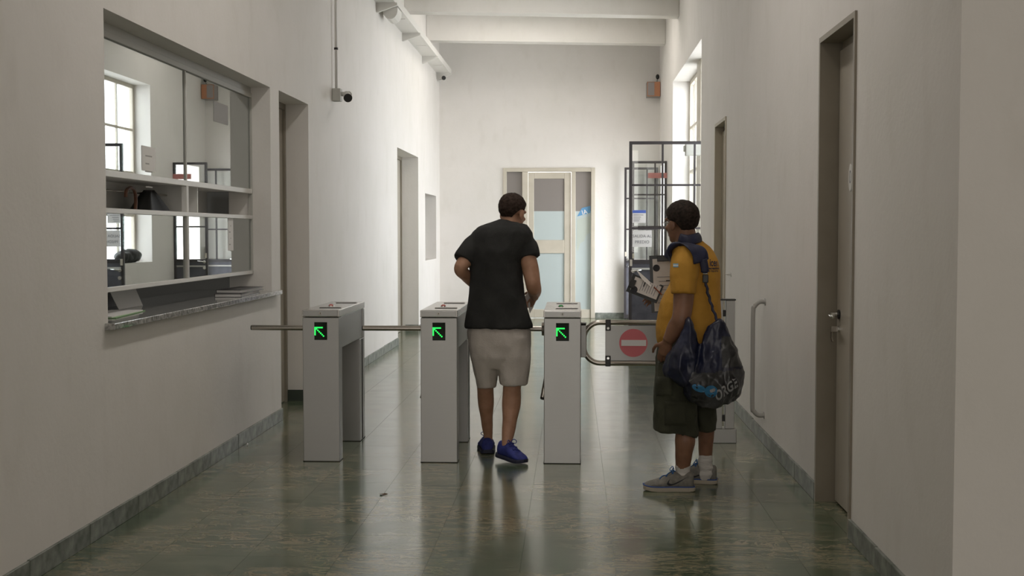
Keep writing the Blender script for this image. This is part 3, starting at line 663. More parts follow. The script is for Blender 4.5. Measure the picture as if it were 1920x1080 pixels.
# ---------------------------------------------------------------- glazed steel doors
def steel_leaf(y, x0, x1, ztop, zpan, verts, rails, label, group=None, th=0.04, lock=True, lockside=0):
    r = thing('glazed_steel_door', ((x0 + x1) / 2, y, 0), label, 'door', 'glazed steel doors')
    f = 0.037
    g = G().box(x0, x0 + f, y, y + th, 0.01, ztop).box(x1 - f, x1, y, y + th, 0.01, ztop).box(x0 + f, x1 - f, y, y + th, ztop - f, ztop).box(x0 + f, x1 - f, y, y + th, zpan - 0.05, zpan).box(x0 + f, x1 - f, y, y + th, 0.01, 0.08)
    g.obj('leaf_frame', M['dark_metal'], r)
    for x in verts: G().box(x - 0.012, x + 0.012, y + 0.004, y + th - 0.004, zpan, ztop - f).obj('glazing_bar', M['dark_metal'], r)
    for z in rails: G().box(x0 + f, x1 - f, y + 0.006, y + th - 0.006, z - 0.012, z + 0.012).obj('glazing_bar', M['dark_metal'], r)
    xs = [x0 + f] + list(verts) + [x1 - f]; zs = [zpan] + sorted(rails) + [ztop - f]
    for a, b in zip(xs, xs[1:]):
        for c, d in zip(zs, zs[1:]):
            G().box(a + (0.012 if a in verts else 0), b - (0.012 if b in verts else 0), y + th / 2 - 0.002, y + th / 2 + 0.002, c + 0.012, d - 0.012).obj('pane', M['glass'], r)
    pn = G().box(x0 + f, x1 - f, y + 0.01, y + th - 0.01, 0.08, zpan - 0.05).obj('kick_panel', M['panel_metal'], r)
    G().box(x0 + f, x1 - f, y - 0.006, y, zpan - 0.125, zpan - 0.10).obj('rail_strip', M['grey_plastic'], r)
    if lock:
        lx = x0 + 0.022
        G().disc((lx + 0.03, y, 1.02), (0, -1, 0), 0.024, 0.012).obj('handle_rose', M['chrome'], r)
        G().tube([(lx + 0.03, y - 0.01, 1.02), (lx + 0.03, y - 0.05, 1.02), (lx + 0.13, y - 0.05, 1.03)], 0.011, 8).obj('lever', M['chrome'], r, smooth=True)
        G().disc((lx + 0.03, y, 0.92), (0, -1, 0), 0.024, 0.012).obj('lock_rose', M['chrome'], r)
        G().box(lx - 0.01, lx + 0.02, y - 0.008, y, 1.08, 1.16).obj('latch_plate', M['cream'], r)
    return r
Y1 = 15.2
a = at(1180, 265, Y1)
def zx(py, Y): return at(1200, py, Y).z
steel_leaf(Y1, a.x, XF + 0.22, a.z, zx(487, Y1), [at(1242, 400, Y1).x, at(1302, 400, Y1).x], [zx(347, Y1), zx(428, Y1)], 'tallest glazed dark steel door, open across the corridor, with paper notices on its glass')
Y2 = 19.55
a = at(1185, 302, Y2); b = at(1252, 302, Y2)
steel_leaf(Y2, a.x, min(b.x, XF - 0.005), a.z, zx(487, Y2), [at(1228, 400, Y2).x], [zx(365, Y2), zx(425, Y2)], 'glazed dark steel door beyond the tallest one, standing open beside the exit opening')
Y3 = 21.18
a = at(1171, 314, Y3)
steel_leaf(Y3, a.x, XF - 0.03, a.z, zx(487, Y3), [at(1213, 400, Y3).x], [zx(372, Y3), zx(430, Y3)], 'glazed dark steel door folded flat against the end wall', lock=True)
# notices
def notice(name, px0, py0, px1, py1, Y, label, cat='notice'):
    a, b = at(px0, py1, Y), at(px1, py0, Y)
    r = thing(name, ((a.x + b.x) / 2, Y, a.z), label, cat)
    G().box(a.x, b.x, Y - 0.0015, Y, a.z, b.z).obj('sheet', M['paper'], r)
    return r, a, b
r, a, b = notice('paper_sign', 1186, 432, 1222, 463, Y1 + 0.016, 'white paper sign reading SALIDA AL PREDIO on the tallest steel door', 'sign')
text('letters', 'SALIDA AL', at(1204, 443, Y1 + 0.013), (1, 0, 0), (0, 0, 1), 0.050, M['grey_ink'], r, 0.0)
text('letters', 'PREDIO', at(1204, 454, Y1 + 0.013), (1, 0, 0), (0, 0, 1), 0.052, M['grey_ink'], r, 0.0)
r, a, b = notice('printed_notice', 1186, 394, 1211, 418, Y1 + 0.016, 'white notice with a blue heading on the tallest steel door, above the paper sign')
G().box(a.x, b.x, Y1 + 0.0125, Y1 + 0.0145, at(1200, 399.5, Y1).z, b.z).obj('heading', M['blue_ink'], r)
g = G()
for k, y in enumerate((403, 407, 410.5, 414)): g.box(a.x + 0.012, b.x - (0.03 if k == 0 else 0.05 + 0.01 * k), Y1 + 0.013, Y1 + 0.0145, at(1200, y + 0.5, Y1).z, at(1200, y - 0.5, Y1).z)
g.obj('printed_lines', M['grey_ink'], r)
a, b = at(1215, 334, Y2 - 0.01), at(1251, 324, Y2 - 0.01)
tag(G().box(a.x, b.x, Y2 - 0.008, Y2 - 0.002, a.z, b.z).obj('red_sign', M['pale_red']), 'faded red blank sign across the top of the second steel door', 'sign')
# siren on the end wall
a, b = at(1213, 181, 21.1), at(1236, 153, 21.1)
sr = thing('alarm_siren', ((a.x + b.x) / 2, 21.2, a.z), 'orange alarm siren with a grey grille high in the right far corner', 'siren')
G().box(a.x, b.x + 0.02, 21.1, YE, a.z, b.z).obj('case', mat('grey_siren_case', (0.30, 0.27, 0.255), 0.5), sr, bevel=0.006)
G().box(a.x + 0.003, b.x + 0.017, 21.09, 21.1, a.z + 0.003, b.z - 0.003).obj('orange_face', M['orange'], sr, bevel=0.002, seg=1)
G().box(a.x + 0.014, a.x + 0.125, 21.08, 21.09, a.z + 0.016, b.z - 0.012).obj('grille', mat('grey_grille', (0.33, 0.30, 0.29), 0.5), sr, bevel=0.002)
c = at(1233, 144, 21.2)
G().ball(c, (0.032, 0.032, 0.045)).obj('beacon', M['black'], sr, smooth=True)
G().tube([c - Vector((0, 0, 0.03)), Vector((c.x - 0.01, 21.25, b.z))], 0.012, 8).obj('stem', M['grey_plastic'], sr)

# ---------------------------------------------------------------- cable tray with brackets
ct = thing('cable_tray', (XL, 17.2, 4.0), 'long white cable tray on brackets high along the left wall', 'tray')
xo = -2.10
G().box(XL, xo, 12.2, 21.15, 4.20, 4.212).box(xo - 0.01, xo, 12.2, 21.15, 4.212, 4.29).box(XL, XL + 0.01, 12.2, 21.15, 4.212, 4.29).obj('trough', M['white'], ct)
for y in (12.4, 14.5, 16.7, 18.9, 20.9):
    G().prism([(XL, y, 4.20), (xo + 0.02, y, 4.20), (xo + 0.02, y, 4.17), (XL + 0.02, y, 4.09), (XL, y, 4.09)], (0, 0.05, 0)).obj('bracket', M['white'], ct)
for y in (13.4, 15.6, 17.8, 19.9):
    G().box(XL + 0.05, xo - 0.03, y, y + 0.35, 4.193, 4.20).obj('cover_plate', M['white'], ct)
sp = thing('wall_floodlight', (-2.2, 14.9, 4.0), 'white half-round floodlight hung under the cable tray', 'lamp')
pf = [(-2.2 + 0.09 * math.cos(t), 14.75, 4.16 + 0.11 * math.sin(t)) for t in [PI + PI * k / 10 for k in range(11)]]
G().prism(pf + [(-2.11, 14.75, 4.19), (-2.29, 14.75, 4.19)], (0, 0.35, 0)).obj('housing', M['white'], sp)
G().box(-2.22, -2.18, 14.85, 14.95, 4.19, 4.2).obj('mount', M['grey_plastic'], sp)

# ---------------------------------------------------------------- security cameras
sc = thing('security_camera', (XL, 11.85, 2.78), 'grey security camera at the foot of a conduit on the left wall', 'camera')
yc = 11.85
a = atX(618, 187, XL); b = atX(618, 163, XL)
G().box(XL, XL + 0.085, yc - 0.05, yc + 0.05, a.z, b.z).obj('junction_box', M['grey_plastic'], sc, bevel=0.008)
G().tube([(XL + 0.035, yc, b.z), (XL + 0.035, yc, ZC)], 0.013, 10).obj('conduit', M['white'], sc, smooth=True)
G().tube([(XL + 0.035, yc, 3.26), (XL + 0.035, yc, 3.28)], 0.02, 8).obj('conduit_clip', M['black'], sc)
zc = (a.z + b.z) / 2 + 0.01
cb_ = at(652, 183, 11.62)
G().tube(spline([(XL + 0.08, yc, zc), (XL + 0.14, yc, zc), (cb_.x - 0.02, yc - 0.06, zc), (cb_.x, yc - 0.12, zc - 0.02)], 4), 0.022, 10).obj('arm', M['grey_plastic'], sc, smooth=True)
dirc = Vector((0.25, -0.9, -0.25)).normalized()
G().tube([cb_ - dirc * 0.12 + Vector((0, 0, 0.01)), cb_ + dirc * 0.02], [0.035, 0.043], 16).obj('housing', M['grey_plastic'], sc, smooth=False)
hd = G().disc(cb_ + dirc * 0.02, dirc, 0.04, 0.004, 18).obj('lens', M['black'], sc)
sc2 = thing('security_camera', (-2.25, 20.95, 4.12), 'small white bullet camera at the far end of the cable tray', 'camera')
c2 = at(832, 146, 20.8)
G().tube([c2 + Vector((-0.02, 0.22, 0.02)), c2], 0.045, 12).obj('housing', M['white'], sc2)
G().disc(c2, (0.2, -1, -0.2), 0.036, 0.006, 16).obj('lens', M['black'], sc2)
G().tube([(XL, 21.0, c2.z - 0.02), (c2.x, 21.0, c2.z - 0.01)], 0.016, 8).obj('arm', M['white'], sc2)

# ---------------------------------------------------------------- turnstiles
def make_turnstile(button):
    r = bpy.data.objects.new('turnstile', None); COL.objects.link(r)
    w, D = 0.238, 0.98
    st = M['steel']
    G().box(0, w, 0, 0.115, 0, 0.944).obj('front_leg', st, r, bevel=0.004)
    G().box(0.0, w, D - 0.2, D, 0, 0.735).box(0.0, w, D - 0.07, D, 0.735, 0.944).obj('rear_leg', st, r, bevel=0.004)
    G().box(w - 0.003, w + 0.003, D - 0.115, D - 0.095, 0.01, 0.73).obj('seam', M['gap'], r)
    G().box(0.004, w - 0.006, 0.115, D - 0.07, 0.737, 0.944).obj('side_panel', st, r, bevel=0.003)
    G().box(0.012, w - 0.012, 0.03, D - 0.03, 0.944, 0.948).obj('seam', M['gap'], r)
    for y0, y1 in ((-0.002, 0.117), (D - 0.202, D + 0.002)): G().box(-0.002, w + 0.002, y0, y1, 0.0, 0.005).obj('base_gasket', M['gap'], r)
    G().box(-0.002, w + 0.002, -0.004, D + 0.002, 0.948, 0.994).obj('top_cover', M['steel_top'], r, bevel=0.004)
    G().box(0.006, w - 0.006, -0.007, -0.003, 0.953, 0.99).obj('front_cap', st, r, bevel=0.002, seg=1)
    lk = G().disc((w / 2, -0.006, 0.972), (0, -1, 0), 0.0105, 0.006).obj('lock', M['chrome'], r)
    G().box(w / 2 - 0.0015, w / 2 + 0.0015, -0.0135, -0.012, 0.968, 0.976).obj('keyhole', M['gap'], lk)
    ds = G().box(0.078, 0.162, -0.003, 0.003, 0.798, 0.914).obj('display', M['screen'], r, bevel=0.001, seg=1)
    g = G(); cs = 0.0092; x0, z0 = 0.0835, 0.879
    dots = [(i, 0) for i in range(6)] + [(0, j) for j in range(1, 6)] + [(1, 1), (2, 2), (3, 3), (4, 4), (5, 5), (6, 6)]
    for i, j in dots:
        c = Vector((x0 + i * cs, -0.0035, z0 - j * cs)); g.box(c.x - 0.0043, c.x + 0.0043, c.y - 0.0015, c.y, c.z - 0.0043, c.z + 0.0043)
    tag(g.obj('arrow_light', M['led'], ds), 'green lit arrow pointing up and left')
    for y in (0.19, 0.76):
        G().box(0.075, 0.215, y - 0.012, y + 0.012, 0.992, 0.9965).obj('card_slot', M['gap'], r)
        G().box(0.07, 0.22, y + 0.013, y + 0.05, 0.993, 1.000).obj('reader_cover', M['steel_top'], r, bevel=0.003)
    G().disc((0.105, 0.42, 0.993), (0, 0, 1), 0.02, 0.004).obj('button_ring', M['chrome'], r)
    G().ball((0.105, 0.42, 0.996), (0.017, 0.017, 0.012)).obj('push_button', button, r, smooth=True)
    # tripod: hub and three bars
    hub = Vector((0.02, 0.44, 0.842))
    G().tube([hub + Vector((0.03, 0, -0.0)), hub + Vector((-0.045, 0, 0))], [0.06, 0.045], 18).obj('arm_hub', M['tube'], r)
    for tip, root in ((Vector((-0.45, 0.44, 0.842)), hub + Vector((-0.03, 0, 0))), (Vector((-0.012, 0.20, 0.40)), Vector((0.05, 0.40, 0.736))), (Vector((0.02, 0.66, 0.42)), Vector((0.05, 0.48, 0.736)))):
        a_ = G().tube([root, tip], 0.018, 14).obj('arm', M['tube'], r, smooth=False)
        dd = (tip - root).normalized()
        G().tube([tip, tip + dd * 0.006], 0.0165, 12).obj('end_cap', M['black'], a_)
    return r
TS = []
ts = make_turnstile(M['red_button'])
names = ['stainless steel turnstile nearest the booth wall, first from the left, lit green arrow', 'stainless steel turnstile right behind the man in black, red button on top', 'stainless steel turnstile beside the swing gate, green button and bright lock']
for k, x in enumerate((-1.760, -0.988, -0.188)):
    t = ts if k == 0 else copy_tree(ts)
    t.location = (x, 7.89, 0); tag(t, names[k], 'turnstile', 'tripod turnstiles across the corridor'); TS.append(t)
for ch in TS[2].children:
    if ch.name.startswith('push_button'):
        ch.data = ch.data.copy(); ch.data.materials.clear(); ch.data.materials.append(M['green_button'])

# ---------------------------------------------------------------- swing gate
YG = 8.70
sg = thing('swing_gate', (1.05, YG + 0.05, 0), 'steel tube swing gate with a red no entry sign beside the last turnstile', 'gate')
zt_, zb_ = at(1150, 604.5, YG).z, at(1150, 681, YG).z
xl = at(1095, 640, YG).x; rc = 0.115
pth = [(1.03, YG, zt_)] + [(xl + rc - rc * math.sin(t), YG, zt_ - rc + rc * math.cos(t)) for t in [PI / 2 * k / 8 for k in range(9)]] + [(xl + rc - rc * math.cos(t), YG, zb_ + rc - rc * math.sin(t)) for t in [PI / 2 * k / 8 for k in range(9)]] + [(1.03, YG, zb_)]
G().tube(pth, 0.0185, 12).obj('tube_frame', M['tube'], sg, smooth=True)
xa, xb = at(1135, 640, YG).x, 0.93; za, zb2 = at(1150, 676, YG).z, at(1150, 610.5, YG).z
pl = G().box(xa, xb, YG - 0.004, YG + 0.004, za, zb2).obj('sign_plate', M['steel'], sg, bevel=0.001, seg=1)
cs_ = at(1187.5, 643, YG - 0.0055); rad = 0.1
dsc = G().disc(cs_ + Vector((0, 0.0015, 0)), (0, -1, 0), rad, 0.002, 40).obj('no_entry_disc', mat('pink_red_sign', (0.66, 0.17, 0.19), 0.5), pl)
G().box(cs_.x - 0.085, cs_.x + 0.09, cs_.y - 0.0018, cs_.y + 0.0005, cs_.z - 0.021, cs_.z + 0.021).obj('white_bar', M['paper'], pl)
for x in (xa + 0.012, xb - 0.06):
    for z0, z1 in ((zb2 - 0.035, zt_ + 0.022), (zb_ - 0.022, za + 0.035)):
        cl = G().box(x - 0.012, x + 0.026, YG - 0.022, YG + 0.022, z0, z1).obj('clamp', M['black'], sg, bevel=0.004)
        G().disc((x + 0.007, YG - 0.022, (zb2 - 0.018) if z1 > zt_ else (za + 0.018)), (0, -1, 0), 0.009, 0.003, 12).obj('bolt', M['chrome'], cl)
yp = 8.75
for a, b in ((1.008, 1.062), (1.082, 1.147)):
    G().box(a, b, yp, yp + 0.07, 0.10, 1.015).obj('post_profile', M['steel'], sg, bevel=0.003)
G().box(1.0, 1.152, yp - 0.004, yp + 0.075, 1.015, 1.024).obj('post_cap', M['black'], sg)
G().box(0.96, 1.16, yp - 0.03, yp + 0.11, 0, 0.10).obj('post_base', M['steel'], sg, bevel=0.004)
for z in (0.15, 0.9): G().box(1.055, 1.09, yp + 0.02, yp + 0.05, z, z + 0.045).obj('hinge_link', M['black'], sg)
G().box(1.0, 1.03, yp - 0.03, yp + 0.01, zb_ - 0.05, zt_ + 0.05).obj('hinge_sleeve', M['tube'], sg)
lt = thing('gate_latch', (0.07, 8.6, 0.62), 'small steel latch box on the right side of the last turnstile', 'latch')
G().box(0.054, 0.092, 8.60, 8.66, 0.62, 0.865).obj('case', M['steel'], lt, bevel=0.003)
G().box(0.056, 0.090, 8.597, 8.60, 0.845, 0.86).obj('slot', M['gap'], lt)
# bowed rail on the right wall
gr = thing('guard_rail', (XR, 8.76, 0.19), 'grey bent tube guard rail fixed to the right wall', 'rail')
xr_ = 1.275
G().tube(spline([(XR, 8.76, 1.005), (XR - 0.04, 8.76, 1.005), (xr_ + 0.012, 8.76, 0.975), (xr_, 8.76, 0.93), (xr_, 8.76, 0.6), (xr_, 8.76, 0.27), (xr_ + 0.012, 8.76, 0.225), (XR - 0.04, 8.76, 0.197), (XR, 8.76, 0.197)], 6), 0.016, 12).obj('bent_tube', M['grey_rail'], gr, smooth=True)
for z in (1.005, 0.197): G().disc((XR, 8.76, z), (-1, 0, 0), 0.026, 0.005).obj('wall_flange', M['grey_rail'], gr)
hk = atX(1371, 514, XR)
ho = thing('wall_hook', (XR, hk.y, hk.z - 0.02), 'small pale hook sticking out of the right wall behind the guard rail', 'hook')
G().disc((XR, hk.y, hk.z), (-1, 0, 0), 0.024, 0.006, 16).obj('plate', M['white'], ho)
G().tube([(XR - 0.004, hk.y, hk.z), (XR - 0.035, hk.y, hk.z), (XR - 0.05, hk.y, hk.z + 0.004)], [0.012, 0.008, 0.004], 8).obj('peg', M['white'], ho, smooth=True)
# litter on the floor
q = [Vector((-1.083, 6.9, 0.001)) + Vector((0.022 * math.cos(t) * (1 + 0.3 * math.cos(3 * t)), 0.012 * math.sin(t), 0.003 + 0.003 * math.sin(2 * t))) for t in [2 * PI * k / 12 for k in range(12)]]
tag(G().prism(q, (0, 0, 0.0015)).obj('dry_leaf', M['leaf']), 'small dry brown leaf on the floor in front of the turnstiles', 'leaf')
tag(G().tube([(-2.295, 8.50, 0.007), (-2.285, 8.46, 0.007)], 0.005, 8).obj('paper_scrap', M['paper']), 'tiny white paper scrap on the floor against the left skirting', 'litter')
#PEOPLE
# ================================================================== PEOPLE
def basis(fwd, up=(0, 0, 1)):
    f = Vector(fwd).normalized(); r = f.cross(Vector(up)).normalized(); u = r.cross(f)
    return Matrix((r, f, u)).transposed()          # local x right, y forward, z up
def head_geos(c, R, s=1.0, ears=True):
    c = Vector(c); out = []
    def E(p, r, rot=None):
        v, f = ell_geo((0, 0, 0), r, 20, 14, rot); out.append(([c + R @ ((q + Vector(p)) * s) for q in v], f))
    def T(ps, rs):
        v, f = tube_geo(ps, rs, 10); out.append(([c + R @ (q * s) for q in v], f))
    E((0, -0.012, 0.035), (0.076, 0.097, 0.083)); E((0, 0.028, -0.03), (0.064, 0.066, 0.078)); E((0, 0.05, -0.082), (0.040, 0.042, 0.034))
    E((0, 0.030, -0.065), (0.058, 0.055, 0.045)); E((0, 0.072, 0.028), (0.058, 0.022, 0.016))
    T([(0, 0.088, 0.014), (0, 0.104, -0.012), (0, 0.112, -0.030), (0, 0.092, -0.040)], [0.009, 0.011, 0.0145, 0.010])
    for k in (-1, 1):
        E((k * 0.013, 0.093, -0.035), (0.010, 0.011, 0.008)); E((k * 0.042, 0.066, -0.022), (0.020, 0.018, 0.016))
        if ears:
            v, f = ell_geo((0, 0, 0), (0.010, 0.020, 0.033), 14, 10, Matrix.Rotation(k * -0.35, 3, 'Z')); out.append(([c + R @ ((q + Vector((k * 0.079, -0.008, -0.012))) * s) for q in v], f))
            E((k * 0.077, -0.002, -0.036), (0.008, 0.011, 0.012))
    E((0, 0.089, -0.060), (0.024, 0.010, 0.010))
    return out
def hair_geo(c, R, s, front=0.050, side=0.015, nape=-0.060, thick=0.011, seed=0):
    c = Vector(c); n, m = 56, 40; v = []; f = []
    for i in range(m + 1):
        ph = -PI / 2 + PI * i / m
        for j in range(n):
            th = 2 * PI * j / n                          # 0 = forward
            d = Vector((math.sin(th) * math.cos(ph), math.cos(th) * math.cos(ph), math.sin(ph)))
            rad = 1 / math.sqrt((d.x / 0.076) ** 2 + (d.y / 0.097) ** 2 + (d.z / 0.083) ** 2)
            p = d * rad; z = p.z + 0.035; a = abs(math.atan2(p.x, p.y))     # 0 front, pi back
            if a < 0.9: ln = front
            elif a < 1.35: ln = front + (side - front) * (a - 0.9) / 0.45
            elif a < 1.75: ln = side
            elif a < 2.3: ln = side + (nape - side) * (a - 1.75) / 0.55
            else: ln = nape
            k = min(max((z - ln) / 0.02 + 0.5, 0), 1)
            q = p * (0.86 + (0.14 + thick / rad) * k)
            if a > 1.9 and z < 0.0: q = q + Vector((0, -0.004, 0)) * k
            q += d * (0.0035 * noise.noise(p * 70 + Vector((seed, 0, 0))) * k)
            v.append(c + R @ ((q + Vector((0, -0.012, 0.035))) * s))
    for i in range(m):
        for j in range(n): f.append((i * n + j, i * n + (j + 1) % n, (i + 1) * n + (j + 1) % n, (i + 1) * n + j))
    return v, f
def face_bits(root, c, R, s):
    c = Vector(c)
    for k in (-1, 1):
        ec = c + R @ (Vector((k * 0.030, 0.0735, 0.004)) * s)
        ey = G().ball(ec, (0.0105 * s, 0.0105 * s, 0.0085 * s), 12, 8).obj('eye', M['eye'], root, smooth=True)
        G().ball(ec + R @ Vector((0, 0.0068 * s, 0)), 0.0056 * s, 10, 6).obj('iris', M['iris'], ey, smooth=True)
        G().tube(spline([c + R @ (Vector((k * a, b, z)) * s) for a, b, z in ((0.016, 0.0935, 0.022), (0.032, 0.088, 0.026), (0.047, 0.075, 0.021))], 4), 0.0042 * s, 6).obj('eyebrow', M['hair1'], root, smooth=True)
    g = G()
    for z in (-0.0565, -0.0635): g.tube(spline([c + R @ (Vector((a, b, z)) * s) for a, b in ((-0.021, 0.088), (-0.008, 0.0985), (0.008, 0.0985), (0.021, 0.088))], 4), 0.004 * s, 8)
    link('lips', union([(g.v, g.f)], 0.002, 1), M['lips'], root)
def hand_geos(wrist, d, n, side, curl=0.5, s=1.0, thumb=0.5):
    """palm + five separate fingers. d: towards the fingers, n: back of the hand, side: thumb side"""
    w = Vector(wrist); d = Vector(d).normalized(); sd = Vector(side); sd = (sd - d * sd.dot(d)).normalized(); nn = d.cross(sd).normalized()
    if nn.dot(Vector(n)) < 0: nn = -nn
    out = [tube_geo([w - d * 0.02 * s, w + d * 0.015 * s, w + d * 0.05 * s, w + d * 0.088 * s], [(0.020 * s, 0.026 * s), (0.018 * s, 0.032 * s), (0.016 * s, 0.040 * s), (0.012 * s, 0.039 * s)], 14, up=nn)]
    for k, (off, ln, r) in enumerate(((0.029, 0.072, 0.0088), (0.010, 0.082, 0.0090), (-0.010, 0.076, 0.0086), (-0.028, 0.060, 0.0076))):
        p = w + d * (0.078 - 0.004 * abs(k - 1)) * s + sd * off * s; a = 0.15; pts = [p]; dirv = d
        for j, fr_ in enumerate((0.46, 0.31, 0.23)):
            a += curl * (0.9, 1.0, 0.7)[j] * (1 + 0.12 * k); dirv = d * math.cos(a) - nn * math.sin(a) + sd * (0.06 * (1.5 - k)) * (1 - j / 3)
            p = p + dirv.normalized() * ln * fr_ * s; pts.append(p)
        out.append(tube_geo(pts, [r * s * q for q in (1.06, 1.0, 0.92, 0.78)], 10))
        out.append(ell_geo(pts[-1], r * s * 0.80, 8, 6))
    b = w + d * 0.028 * s + sd * 0.026 * s; t1 = b + (d * 0.55 + sd * 0.75 - nn * 0.25 * thumb).normalized() * 0.042 * s
    t2 = t1 + (d * 0.85 + sd * 0.3 - nn * 0.7 * thumb).normalized() * 0.033 * s; t3 = t2 + (d * 0.9 - nn * 1.0 * thumb).normalized() * 0.025 * s
    out.append(tube_geo([b - d * 0.012 * s, b, t1, t2, t3], [0.013 * s, 0.0145 * s, 0.0108 * s, 0.0098 * s, 0.0072 * s], 10)); out.append(ell_geo(t3, 0.0075 * s, 8, 6))
    return out
def limb(pts, rs, k=5, n=16):
    P = spline(pts, k); R_ = []
    for i in range(len(rs) - 1):
        for j in range(k): t = j / k; t = t * t * (3 - 2 * t); R_.append(rs[i] * (1 - t) + rs[i + 1] * t)
    R_.append(rs[-1]); return tube_geo(P, R_, n)
def band(rows, Y, depth, e=2.4, n=32, yoff=None):
    """solid from silhouette rows (py, px left, px right) standing at distance Y with half-depths"""
    rings = []
    for k, (py, xl, xr) in enumerate(rows):
        d = depth[k] if isinstance(depth, (list, tuple)) else depth; yo = yoff[k] if yoff else 0
        pl, pr = py if isinstance(py, tuple) else (py, py); a, b = at(xl, pl, Y), at(xr, pr, Y); c = (a + b) / 2; c.y = Y + yo; c.z = (a.z + b.z) / 2
        dz = (b.z - a.z) / 2; hx = (b.x - a.x) / 2
        ring = ering(c, hx, d, n, e)
        for p in ring: p.z += dz * (p.x - c.x) / hx
        rings.append(ring)
    return ring_geo(rings)

def shoe(root, heel, fwd, L, um, sm, lacem, name='shoe', pitch=0.0, wide=1.0, high=1.0, sole_h=0.026, tilt=None):
    """low lace-up shoe; heel: floor point below the heel, fwd: toe direction"""
    R = basis(fwd); R = R @ Matrix.Rotation(pitch, 3, 'X'); heel = Vector(heel)
    def P(x, y, z): return heel + R @ Vector((x, y, z))
    tab = ((0.0, .020, .078), (.035, .030, .088), (.12, .0345, .086), (.24, .035, .079), (.33, .0355, .083), (.40, .037, .088), (.50, .041, .076), (.62, .0445, .062), (.74, .046, .051), (.86, .042, .044), (.95, .030, .037), (1.0, .012, .028))
    rings = []
    for t, w, h in tab:
        w *= wide; h = sole_h + (h - 0.02) * high; z0 = sole_h * 0.6; mid = (z0 + h) / 2; hh = (h - z0) / 2
        ring = []
        for j in range(24):
            a = 2 * PI * j / 24; ca, sa = math.cos(a), math.sin(a)
            ww = w * (1 - 0.22 * max(sa, 0)); ring.append(P(ww * math.copysign(abs(ca) ** 0.8, ca), t * L * 0.985 + 0.004, mid + hh * math.copysign(abs(sa) ** 0.8, sa)))
        rings.append(ring)
    up = link(name, union([ring_geo(rings)], 0.0045, 3), um, root)
    rs = []
    for t, w, h in tab:
        w = w * wide + 0.003; up_ = 0.010 * max(0, (t - 0.75) / 0.25) ** 2 + 0.006 * max(0, (0.1 - t) / 0.1) ** 2
        y = t * (L + 0.006) - 0.004
        rs.append([P(w, y, up_ + 0.001), P(w + 0.001, y, sole_h * 0.6 + up_), P(w - 0.002, y, sole_h + up_ * 0.8), P(-w + 0.002, y, sole_h + up_ * 0.8), P(-w - 0.001, y, sole_h * 0.6 + up_), P(-w, y, up_ + 0.001)])
    so = link('sole', me_from(*ring_geo(rs), 'sole', False), sm, up)
    bv = bvh_of([up])
    g = G()
    def topz(y):
        h = bv.ray_cast(P(0, y, 0.4), R @ Vector((0, 0, -1))); return h[0] if h[0] is not None else P(0, y, 0.08)
    for k in range(5):
        y = L * (0.40 + 0.062 * k); q = []
        for x in (-0.024, -0.012, 0, 0.012, 0.024):
            h = bv.ray_cast(P(x, y + (0.012 if k % 2 else -0.012) * x / 0.024, 0.4), R @ Vector((0, 0, -1))); q.append((h[0] if h[0] is not None else P(x, y, 0.07)) + R @ Vector((0, 0, 0.003)))
        g.tube(q, 0.0032, 6)
    t0 = topz(L * 0.40) + R @ Vector((0, 0, 0.004))
    for k in (-1, 1):
        g.tube(spline([t0, t0 + R @ Vector((k * 0.022, 0.006, 0.020)), t0 + R @ Vector((k * 0.040, 0.016, 0.010)), t0 + R @ Vector((k * 0.028, 0.022, -0.004)), t0 + R @ Vector((0.002, 0.004, 0.002))], 4), 0.0026, 6)
    la = g.obj('laces', lacem, up, smooth=True); la['kind'] = 'stuff'
    return up, P, R, bv

# ---------------------------------------------------------------- person 1: man in black at the middle turnstile
Y1p = 8.08
p1 = thing('person', (-0.49, 8.05, 0), 'person in black t-shirt and pale grey shorts walking away through the middle turnstile', 'person')
hc = at(961, 399, 8.13); hR = basis((0.50, 0.82, -0.30)); hs = 1.02
geos = head_geos(hc, hR, hs)
geos.append(limb([at(951, 440, 8.10), at(955, 420, 8.11), at(959, 402, 8.13)], [0.072, 0.063, 0.060]))
geos.append(band([(424, 918, 982), (440, 898, 990), (470, 890, 978), (520, 890, 974), (580, 888, 980), (630, 886, 986), (665, 894, 981)], Y1p, [.06, .075, .085, .085, .085, .09, .09]))
# arms
ls, le, lw = at(897, 462, 8.09), at(861, 501, 7.98), at(890, 536, 8.20)
rs_, re, rw = at(984, 462, 8.08), at(1000, 534, 8.02), at(1002, 557, 8.24)
geos.append(limb([ls, ls * .45 + le * .55, le * .93 + lw * .07, le * .55 + lw * .45, lw], [0.054, 0.050, 0.043, 0.041, 0.029], 6, 18))
geos.append(limb([rs_, rs_ * .45 + re * .55 + Vector((0.004, 0, 0)), re * .93 + rw * .07, re * .55 + rw * .45 + Vector((0.004, 0, 0)), rw], [0.056, 0.056, 0.050, 0.047, 0.030], 6, 18))
geos += hand_geos(rw, (-0.28, 0.75, -0.42), (1, 0, 0.2), (-0.2, 0.3, 1), 0.55, 1.0)
geos += hand_geos(lw, (0.45, 0.85, -0.30), (-1, 0, 0.2), (0.2, 0.3, 1), 0.55, 1.0)
